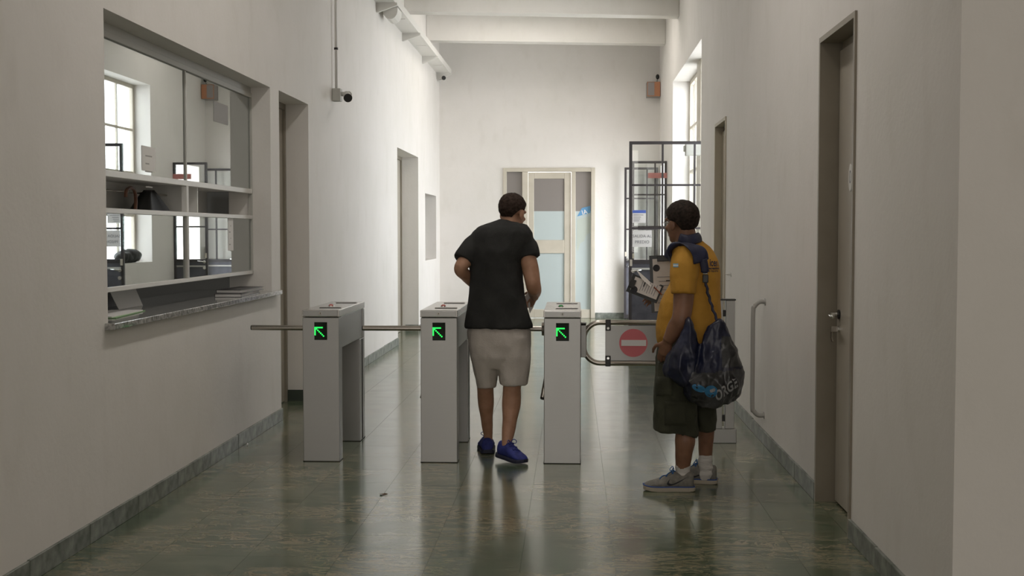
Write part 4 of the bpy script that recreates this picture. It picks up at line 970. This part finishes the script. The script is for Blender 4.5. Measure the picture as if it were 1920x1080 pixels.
# legs
lk, la_ = at(910, 728, 8.17), at(916, 822, 8.27); rk, ra = at(960, 724, 8.05), at(949, 838, 7.96)
geos.append(limb([at(911, 650, 8.10), at(910, 690, 8.13), lk, at(911, 752, 8.20), at(913, 790, 8.24), la_], [0.086, 0.072, 0.056, 0.0555, 0.040, 0.0285]))
geos.append(limb([at(960, 650, 8.06), at(962, 690, 8.05), rk, at(959, 755, 8.05), at(955, 795, 8.01), ra], [0.086, 0.074, 0.060, 0.063, 0.047, 0.031]))
lheel, rheel = Vector((la_.x - 0.002, la_.y - 0.055, 0)), Vector((ra.x - 0.052, ra.y + 0.050, 0.024))
rdir = Vector((0.74, -0.67, 0)).normalized()
geos.append(limb([la_, la_ + Vector((0.0, 0.0, -0.04)), Vector((la_.x, la_.y + 0.06, 0.05)), Vector((la_.x - 0.01, la_.y + 0.14, 0.045))], [0.029, 0.027, 0.022, 0.016]))
geos.append(limb([ra, ra + Vector((0.0, 0, -0.03)), Vector((ra.x, ra.y, 0.075)) + rdir * 0.03, Vector((ra.x, ra.y, 0.045)) + rdir * 0.11], [0.030, 0.027, 0.022, 0.016]))
body = link('body', union(geos, 0.0055, 3), M['skin1'], p1); face_bits(p1, hc, hR, hs)
link('hair', me_from(*hair_geo(hc, hR, hs, 0.058, 0.012, -0.048, 0.010, 1), 'hair', True), M['hair1'], p1)
# t-shirt
tg = [band([((409.5, 419), 937, 976), ((412, 422), 928, 982), (419, 910, 988), (426, 896, 994), (436, 887, 1000), (452, 882, 1000), (470, 879, 990), (490, 880, 981), (530, 879.5, 983), (570, 876.5, 987), (600, 873.5, 995), (614, 872, 999)], Y1p, [.055, .065, .078, .098, .112, .122, .128, .130, .128, .130, .135, .138], 2.5)]
lsl = at(868, 489, 8.01); rsl = at(993.5, 484, 8.05)
tg.append(limb([at(913, 444, 8.09), at(887, 464, 8.06), lsl], [0.066, 0.074, 0.066])); tg.append(limb([at(973, 447, 8.08), at(987, 464, 8.07), rsl], [0.066, 0.074, 0.068]))
tee = union(tg, 0.0065, 14, wr=[(0.010, (5, 5, 3.5), 2), (0.003, (14, 14, 8), 4)]); sh = link('t_shirt', tee, M['shirt1'], p1)
# shorts
sg_ = [band([(603, 884, 987), (621, 876, 997), (645, 879, 998), (668, 882, 996), (690, 888, 990)], Y1p + 0.005, [.105, .130, .135, .125, .09], 2.5)]
def leg_rows(rows, Y, deps, yo): return band(rows, Y, deps, 2.4, 26, yo)
sg_.append(leg_rows([(630, 882, 938), (668, 882.5, 937), (690, 887, 935), (710, 892, 931.5), (727, 895, 929)], 8.10, [.12, .122, .115, .107, .103], [0, 0, .01, .02, .03]))
sg_.append(leg_rows([(630, 930, 996), (668, 931, 997), (690, 934, 994), (706, 936, 991), (721, 938, 989)], 8.08, [.12, .125, .12, .117, .113], [0, 0, 0, 0, 0]))
shm = union(sg_, 0.0065, 12, wr=[(0.006, (7, 7, 3), 5), (0.004, (15, 15, 6), 8)]); link('shorts', shm, M['shorts1'], p1)
shoe(p1, lheel, (-0.12, 1, 0), 0.275, M['shoe1'], M['sole1'], M['shoe1'], 'shoe', 0.0, 1.30, 1.22)
shoe(p1, rheel, rdir, 0.245, M['shoe1'], M['sole1'], M['shoe1'], 'shoe', -0.085, 1.15, 1.25)
# paper slips held in his hands
hp = rw + Vector((-0.045, 0.10, -0.03))
pp = G(); pp.prism([at(984, 556, 8.22), at(990, 547, 8.24), at(996, 555, 8.26), at(988, 566, 8.24)], (0.001, 0.0015, 0)); pp.prism([at(990, 570, 8.27), at(995, 562, 8.30), at(1001, 574, 8.31), at(993, 588, 8.29)], (0.001, 0.0015, 0))
pa = pp.obj('paper_slips', M['paper']); tag(pa, 'crumpled white paper slips in the right hand of the person in black', 'paper')

# ---------------------------------------------------------------- person 2: man in mustard shirt with drawstring bag
Y2p = 7.22
p2 = thing('person', (0.66, 7.2, 0), 'person in mustard shirt and olive cargo shorts standing by the swing gate, hand in pocket', 'person')
hc = at(1277.5, 418, 7.22); hR = basis((-0.62, 0.78, -0.10)); hs = 1.02
geos = head_geos(hc, hR, hs)
geos.append(limb([at(1290, 472, 7.20), at(1287, 452, 7.20), at(1284, 430, 7.21)], [0.075, 0.064, 0.060]))
geos.append(band([(462, 1268, 1322), (480, 1270, 1328), (520, 1268, 1334), (570, 1262, 1336), (620, 1258, 1336), (660, 1248, 1334)], Y2p, [.07, .095, .10, .11, .11, .10]))
ls, le, lw = at(1286, 488, 7.09), at(1280, 590, 6.98), at(1252, 640, 7.02)
geos.append(limb([ls, ls * .45 + le * .55, le * .93 + lw * .07, le * .55 + lw * .45 + Vector((0.004, 0, 0)), lw], [0.055, 0.060, 0.054, 0.052, 0.034], 6, 18))
geos += hand_geos(lw, (-0.22, 0.36, -0.92), (-0.5, -0.85, 0.1), (-0.85, 0.5, -0.1), 0.16, 1.04, 0.3)
rs_, re, rw = at(1312, 486, 7.36), at(1277, 574, 7.50), at(1248, 566, 7.48)
geos.append(limb([rs_, rs_ * .45 + re * .55, re * .93 + rw * .07, (re + rw) / 2, rw], [0.055, 0.055, 0.046, 0.042, 0.030], 6, 18))
geos += hand_geos(rw, (-0.92, 0.05, 0.22), (0.1, 0.75, -0.65), (0.1, -0.6, 0.75), 0.35, 1.0)
nk, na = at(1284, 818, 7.09), at(1280, 878, 7.12); fk, fa = at(1324, 806, 7.28), at(1323, 862, 7.31)
geos.append(limb([at(1270, 690, 7.13), at(1274, 750, 7.12), at(1283, 802, 7.11), at(1284.5, 826, 7.10), at(1282, 852, 7.11), na], [0.080, 0.066, 0.053, 0.060, 0.050, 0.040]))
geos.append(limb([at(1316, 690, 7.26), at(1320, 755, 7.27), at(1324, 800, 7.28), at(1324, 815, 7.285), at(1323, 840, 7.30), fa], [0.086, 0.074, 0.050, 0.048, 0.043, 0.037]))
na2 = Vector((na.x, na.y, 0.07)); fa2 = Vector((fa.x, fa.y, 0.07))
geos.append(limb([na, na2, na2 + Vector((-0.07, 0.0, -0.025)), na2 + Vector((-0.15, 0.0, -0.03))], [0.036, 0.030, 0.024, 0.018]))
geos.append(limb([fa, fa2, fa2 + Vector((-0.07, 0.02, -0.03)), fa2 + Vector((-0.15, 0.04, -0.035))], [0.034, 0.028, 0.020, 0.016]))
link('body', union(geos, 0.0055, 3), M['skin2'], p2); face_bits(p2, hc, hR, hs)
link('hair', me_from(*hair_geo(hc, hR, hs, 0.050, 0.004, -0.064, 0.014, 5), 'hair', True), M['hair2'], p2)
# glasses
gl = G()
for k in (-1, 1):
    gl.tube([hc + hR @ Vector((k * 0.032 + 0.021 * math.cos(t), 0.103, 0.002 + 0.016 * math.sin(t))) for t in [2 * PI * q / 14 for q in range(14)]], 0.0014, 6, closed=True)
    gl.tube([hc + hR @ Vector((k * 0.053, 0.103, 0.006)), hc + hR @ Vector((k * 0.077, 0.06, 0.006)), hc + hR @ Vector((k * 0.083, 0.0, 0.004))], 0.0016, 6)
gl.tube([hc + hR @ Vector((-0.011, 0.103, 0.004)), hc + hR @ Vector((0.011, 0.103, 0.004))], 0.0014, 6)
gl.obj('glasses', M['tube'], p2, smooth=True)
# polo shirt
tg = [band([(449, 1272, 1312), (455, 1265, 1320), (463, 1262, 1330), (473, 1262, 1337), (488, 1266, 1345), (510, 1266, 1350), (540, 1252, 1351), (565, 1240, 1351), (590, 1233, 1352), (612, 1230.5, 1351), (630, 1231, 1350), (644, 1233, 1348)], Y2p, [.07, .085, .11, .13, .145, .15, .16, .168, .172, .17, .165, .16], 2.3)]
lsl = at(1281, 551, 7.01)
tg.append(limb([at(1288, 474, 7.08), at(1284, 500, 7.04), at(1282, 530, 7.02), lsl], [0.082, 0.080, 0.074, 0.071]))
tg.append(limb([at(1310, 480, 7.36), at(1292, 530, 7.44), at(1283, 555, 7.47)], [0.080, 0.072, 0.064]))
polo = link('polo_shirt', union(tg, 0.0065, 5, wr=[(0.009, (5, 5, 3), 9), (0.003, (14, 14, 8), 4)]), M['shirt2'], p2)
cv = G().tube(spline([at(1274, 447, 7.13), at(1288, 450, 7.105), at(1302, 448, 7.12), at(1311, 445, 7.17), at(1312, 446, 7.24)], 5), [(0.011, 0.030)] * 21, 12, up=(0, -1, 0)).obj('collar', M['navy'], p2, smooth=True)
# cargo shorts
sg_ = [band([(628, 1242, 1340), (646, 1234, 1344), (672, 1228.5, 1346), (700, 1228, 1345), (728, 1228, 1343)], Y2p - 0.02, [.13, .145, .16, .155, .14], 2.4)]
sg_.append(band([(680, 1230, 1306), (720, 1227.5, 1306), (750, 1227, 1305.5), (780, 1226.5, 1307.5), ((804, 818), 1226, 1309)], 7.13, [.12, .135, .13, .125, .12], 2.4, 28))
sg_.append(band([(680, 1294, 1344), (745, 1297, 1343), (775, 1299, 1342), (806, 1300, 1341)], 7.27, [.12, .115, .108, .10], 2.3, 26))
cs2 = union(sg_, 0.0065, 6, wr=[(0.010, (7, 7, 5), 13), (0.005, (15, 15, 9), 3)])
sho = link('cargo_shorts', cs2, M['olive'], p2); bvs = bvh_of([sho])
def patch(name, px0, py0, px1, py1, Y, bv, m, root, t=0.012, nx=8, nz=8):
    vs = []; n = 0; out = []
    for j in range(nz + 1):
        for i in range(nx + 1):
            q = at(px0 + (px1 - px0) * i / nx, py0 + (py1 - py0) * j / nz, Y); d = (q - EYE).normalized(); h = bv.ray_cast(EYE, Vector((q.x, q.y, q.z)) - EYE)
            h0 = h[0] if (h[0] is not None and (h[0] - q).length < 0.6) else q
            ed = min(i, nx - i, j, nz - j); out.append((h0 - d * (t if ed else t * 0.45), h0 + d * 0.01))
    v = [a for a, b in out] + [b for a, b in out]; K = len(out); f = []
    idx = lambda i, j: j * (nx + 1) + i
    for j in range(nz):
        for i in range(nx): f += [(idx(i, j), idx(i + 1, j), idx(i + 1, j + 1), idx(i, j + 1)), (K + idx(i, j + 1), K + idx(i + 1, j + 1), K + idx(i + 1, j), K + idx(i, j))]
    per = [idx(i, 0) for i in range(nx)] + [idx(nx, j) for j in range(nz)] + [idx(i, nz) for i in range(nx, 0, -1)] + [idx(0, j) for j in range(nz, 0, -1)]
    for a, b in zip(per, per[1:] + per[:1]): f.append((a, b, K + b, K + a))
    return link(name, me_from(v, f, name, True), m, root)
patch('cargo_pocket', 1246, 752, 1288, 798, 7.0, bvs, M['olive'], p2, 0.007)
patch('pocket_flap', 1230, 706, 1262, 742, 7.0, bvs, M['olive'], p2, 0.009)
# socks
link('sock', union([limb([at(1280.5, 866, 7.12), at(1280, 880, 7.125), Vector((na.x + 0.002, na.y, 0.06)), Vector((na.x - 0.03, na.y, 0.05))], [0.046, 0.045, 0.046, 0.036])], 0.005, 3, wr=(0.004, (3, 3, 30), 3)), M['sock'], p2)
link('sock', union([limb([at(1323, 850, 7.30), at(1322.5, 866, 7.305), Vector((fa.x + 0.002, fa.y, 0.06)), Vector((fa.x - 0.03, fa.y + 0.008, 0.05))], [0.0415, 0.042, 0.044, 0.036])], 0.005, 3, wr=(0.004, (3, 3, 30), 4)), M['sock'], p2)
def runner(heel, fwd, marks):
    up, P, R, bv = shoe(p2, heel, fwd, 0.292, M['shoe2'], M['sole2'], M['lace'], 'running_shoe', 0.0, 1.08, 1.28, 0.026)
    # blue midsole line
    tab = ((0.0, .024), (.04, .031), (.12, .0345), (.24, .035), (.40, .037), (.50, .041), (.62, .0445), (.74, .046), (.86, .042), (.95, .030), (1.0, .012))
    ptsl = [P(w * 1.08 + 0.0025, t * 0.294, 0.028 + 0.008 * max(0, (t - 0.75) / 0.25) ** 2) for t, w in tab]; ptsr = [P(-(w * 1.08 + 0.0025), t * 0.294, 0.028 + 0.008 * max(0, (t - 0.75) / 0.25) ** 2) for t, w in tab]
    G().tube(ptsl + ptsr[::-1], 0.0034, 6, closed=True).obj('midsole_line', M['shoe_blue'], up, smooth=True)
    # curved tick on the outer side
    A = spline([(0.142, 0.077, 0), (0.148, 0.054, 0), (0.128, 0.047, 0), (0.09, 0.063, 0), (0.035, 0.090, 0)], 6); B = spline([(0.142, 0.077, 0), (0.160, 0.050, 0), (0.143, 0.036, 0), (0.10, 0.050, 0), (0.035, 0.090, 0)], 6)
    pts = [(p.x, p.y) for p in A] + [(p.x, p.y) for p in B]; n = len(A); fs = [(i, i + 1, n + i + 1, n + i) for i in range(n - 1)]
    sgn = 1 if (R @ Vector((1, 0, 0))).y < 0 else -1
    decal('tick_mark', pts, fs, lambda p: P(sgn * 0.12, p[0], p[1]), R @ Vector((-sgn, 0, 0)), bvh_of([up]), M['ink'], up, 0.002)
    # heel counter
    return up
runner((at(1303, 921, 7.10).x - 0.004, 7.10, 0), (-1, 0.02, 0), 1)
runner((at(1346, 905, 7.30).x - 0.004, 7.31, 0), (-0.97, 0.22, 0), 1)
# prints on the shirt
bvp = bvh_of([polo])
def print_on(name, s, px, py, Y, size, m, parent, bv, bold=0.02, sx=1.0):
    pts, fs = text2d(s, bold); c = at(px, py, Y)
    return decal(name, [(c.x + a * size * sx, c.z + b * size) for a, b in pts], fs, lambda p: (p[0], Y, p[1]), (c - EYE), bv, m, parent, 0.0025)
print_on('shirt_print', 'icen', 1339, 493, 7.08, 0.062, M['navy'], polo, bvp, 0.02, 0.52)
print_on('shirt_print', 'recreacion', 1338, 503, 7.08, 0.022, M['navy'], polo, bvp, 0.03, 0.66)
print_on('shirt_print', 'y deporte', 1338.5, 508, 7.08, 0.016, M['navy'], polo, bvp, 0.02, 0.8)
a = at(1262, 501, 6.9); b = at(1272, 494, 6.9)
q = [(a.x + (b.x - a.x) * i / 3, a.z + (b.z - a.z) * j / 3) for j in range(4) for i in range(4)]; fq = [(j * 4 + i, j * 4 + i + 1, (j + 1) * 4 + i + 1, (j + 1) * 4 + i) for j in range(3) for i in range(3)]
pt = decal('sleeve_patch', q, fq, lambda p: (p[0], 6.9, p[1]), a - EYE, bvp, M['flag'], polo, 0.003)
q2 = [(x, (z - (a.z + b.z) / 2) * 0.34 + (a.z + b.z) / 2) for x, z in q]
decal('patch_stripe', q2, fq, lambda p: (p[0], 6.9, p[1]), a - EYE, bvp, M['paper'], polo, 0.0045)

# ---------------------------------------------------------------- drawstring bag with padded strap
bagr = thing('drawstring_bag', at(1330, 758, 6.98), 'navy and black drawstring bag slung from the shoulder of the person in mustard', 'bag')
def ribbon(path, side, w, t, n=8):
    P = spline(path, 8); rings = []
    for i, p in enumerate(P):
        u = i / (len(P) - 1); sd = (Vector(side[0]) * (1 - u) + Vector(side[1]) * u).normalized()
        tg_ = (P[min(i + 1, len(P) - 1)] - P[max(i - 1, 0)]).normalized(); sd = (sd - tg_ * sd.dot(tg_)).normalized(); nr = tg_.cross(sd)
        rings.append(ering(p, w / 2, t / 2, 16, 3.5, sd, nr))
    return ring_geo(rings)
pad = union([ribbon([at(1255, 488, 7.12), at(1258, 470, 7.09), at(1270, 460, 7.06), at(1287, 459, 7.035), at(1302, 466, 6.995), at(1311, 477, 6.985), at(1315, 491, 6.99)], ((0.3, -0.8, 0.5), (-0.85, -0.30, -0.42)), 0.104, 0.024)], 0.006, 4, wr=(0.008, (9, 9, 9), 2))
link('shoulder_pad', pad, M['navy'], bagr)
G().tube(spline([at(1318, 486, 6.985), at(1321, 500, 6.985), at(1322, 512, 6.985)], 4), [(0.010, 0.024)] * 8 + [(0.006, 0.012)], 10, up=(0, -1, 0)).obj('strap_end', M['navy'], bagr, smooth=True)
bk = G().box(*sorted((at(1317, 528, 6.99).x, at(1328, 528, 6.99).x)), 6.975, 6.995, at(1322, 530, 6.99).z, at(1322, 515, 6.99).z).obj('buckle', M['black'], bagr, bevel=0.005)
G().tube([at(1318, 513, 6.985), at(1327, 513, 6.985)], 0.004, 8).obj('buckle_bar', M['chrome'], bagr)
rp = spline([at(1323, 528, 6.985), at(1328, 552, 6.98), at(1336, 578, 6.96), at(1346, 604, 6.94)], 8); tw = []
for k, p in enumerate(rp): tw.append(p + Vector((0.003 * math.cos(k * 1.3), 0.003 * math.sin(k * 1.3), 0)))
G().tube(tw, [0.0075 + 0.0012 * (k % 2) for k in range(len(tw))], 8).obj('rope', M['navy'], bagr, smooth=True)
main = band([(600, 1342, 1350), (612, 1334, 1356), (630, 1322, 1368), (655, 1310, 1378), (680, 1298, 1385), (702, 1288, 1391), (720, 1281, 1393), (738, 1284, 1386), (750, 1296, 1372), (759, 1318, 1350)], 6.93, [.012, .035, .065, .09, .105, .115, .12, .115, .095, .05], 2.1, 36)
lobe = band([(598, 1283, 1289), (608, 1279, 1304), (622, 1273, 1311), (645, 1264, 1313), (668, 1255, 1312), (688, 1246, 1310), (702, 1247, 1308), (716, 1260, 1305), (726, 1278, 1302)], 6.93, [.015, .045, .06, .075, .085, .09, .085, .075, .05], 2.1, 32)
bm_ = union([main, lobe], 0.0065, 4, wr=[(0.026, (9, 6, 4.0), 21), (0.007, (20, 14, 7), 5), (0.002, (50, 40, 24), 5)])
bago = link('bag_body', bm_, [M['bag'], M['bag_dark']], bagr)
bw = wloc(bago); zc1 = at(1340, 692, 6.9).z
for pl_ in bago.data.polygons:
    c = pl_.center + bw; x0 = at(1295, 700, 6.9).x
    lim = zc1 + 0.10 * (c.x - at(1345, 692, 6.9).x) + 0.012 * noise.noise(c * 25)
    dk = c.x > x0 and c.z < lim - 0.006
    dk = dk or (c.x > at(1352, 650, 6.9).x + 0.01 * noise.noise(c * 20) and at(1350, 690, 6.9).z + 0.01 < c.z < at(1350, 632, 6.9).z + 0.2 * (at(1380, 660, 6.9).x - c.x) * 0.3)
    pl_.material_index = 1 if dk else 0
bvb = bvh_of([bago])
c = at(1358, 732, 6.8); pts, fs = text2d('ORGE', 0.03); ca, sa = math.cos(0.42), math.sin(0.42)
decal('lettering', [(c.x + (x * ca - z * sa) * 0.048, c.z + (x * sa + z * ca) * 0.082) for x, z in pts], fs, lambda p: (p[0], 6.7, p[1] + (1.5 - p[1]) * 0.014), (0.12, 1, -0.1), bvb, M['letter'], bago, 0.002)
def blob(name, px, py, rx, rz, m, ang=0.0, lift=0.0015, sq=2):
    c = at(px, py, 6.8); pts = [(c.x, c.z)]; fs = []; N_ = 20
    for ring in (0.5, 1.0):
        for k in range(N_):
            t = 2 * PI * k / N_; x, z = rx * ring * math.copysign(abs(math.cos(t)) ** (2 / sq), math.cos(t)), rz * ring * math.copysign(abs(math.sin(t)) ** (2 / sq), math.sin(t))
            pts.append((c.x + x * math.cos(ang) - z * math.sin(ang), c.z + x * math.sin(ang) + z * math.cos(ang)))
    for k in range(N_): fs += [(0, 1 + k, 1 + (k + 1) % N_), (1 + k, 1 + N_ + k, 1 + N_ + (k + 1) % N_, 1 + (k + 1) % N_)]
    return decal(name, pts, fs, lambda p: (p[0], 6.7, p[1] + (1.5 - p[1]) * 0.014), (0.10, 1, -0.1), bvb, m, bago, lift)
blob('blue_emblem', 1330, 735, 0.036, 0.034, M['bag_blue'])
blob('blue_emblem', 1307, 729, 0.040, 0.020, M['bag_blue'], -0.35)
blob('emblem_bar', 1333, 733, 0.016, 0.009, M['letter'], 0.35, 0.003, 6)
blob('clear_window', 1301, 712, 0.040, 0.022, mat('grey_clear_vinyl', (0.06, 0.06, 0.065), 0.15), 0.35, 0.0022)

# ---------------------------------------------------------------- clipboards held by person 2
def clipboard(label, c, ux, uz, w, h, group='clipboards held by the person in mustard'):
    ux, uz = Vector(ux).normalized(), Vector(uz).normalized(); uz = (uz - ux * uz.dot(ux)).normalized(); n = uz.cross(ux)       # n towards the viewer
    if n.dot(EYE - Vector(c)) < 0: n = -n
    c = Vector(c); r = thing('clipboard', c, label, 'clipboard', group)
    G().add(*slab_rot(c, ux, uz, n, w, h, 0.006)).obj('board', M['clip_black'], r)
    G().add(*slab_rot(c + n * 0.006 - uz * 0.006 + ux * 0.004, ux, uz, n, w - 0.03, h - 0.03, 0.005)).obj('sheets', M['paper_grey'], r)
    G().add(*slab_rot(c + n * 0.011 + uz * (h / 2 - 0.02), ux, uz, n, w * 0.45, 0.035, 0.012)).obj('clip', M['black'], r, bevel=0.003)
    f = c + n * 0.0092
    G().disc(f - ux * (w * 0.26) + uz * (h * 0.28), n, 0.021, 0.001, 24).obj('round_emblem', M['ink'], r)
    g = G()
    for k in range(7):
        ln = w * (0.5 if k % 3 else 0.62); g.add(*slab_rot(f + uz * (h * (0.12 - 0.075 * k)) + ux * (0.01), ux, uz, n, ln, 0.0035, 0.0008))
    o = g.obj('printed_lines', M['grey_ink'], r); o['kind'] = 'stuff'
    G().add(*slab_rot(f + uz * (h * 0.05) + ux * (w * 0.2), ux, uz, n, w * 0.28, 0.007, 0.001)).obj('heading', M['ink'], r)
    return r
ca_ = at(1250, 533, 7.42); t = at(1223, 476, 7.44)
clipboard('black clipboard with a printed sheet held upright against the chest of the person in mustard', at(1246, 532, 7.42), (1, -0.10, 0.05), (-0.22, 0.05, 1), 0.17, 0.345)
clipboard('tilted clipboard with a printed sheet and round black emblem below the upright one', at(1209, 541, 7.43), (0.36, 0.1, 0.86), (-0.86, 0.25, 0.42), 0.115, 0.20)
# loose folded papers and pen between the boards
lp = G(); lp.prism([at(1194, 508, 7.43), at(1197, 509, 7.43), at(1233, 541, 7.42), at(1240, 553, 7.41), at(1236, 552, 7.41), at(1204, 524, 7.42)], (0.0, 0.012, 0.002))
tag(lp.obj('folded_papers', M['paper']), 'folded white papers sticking up behind the tilted clipboard', 'paper')
pn_ = thing('pen', at(1234, 548, 7.40), 'thin red brown pen lying along the folded papers', 'pen')
G().tube([at(1226, 538, 7.40), at(1240, 552, 7.395)], 0.004, 8).obj('barrel', mat('red_brown_pen', (0.25, 0.06, 0.03), 0.4), pn_)
G().tube([at(1240, 552, 7.395), at(1242, 554, 7.395)], [0.004, 0.001], 8).obj('tip', M['chrome'], pn_)
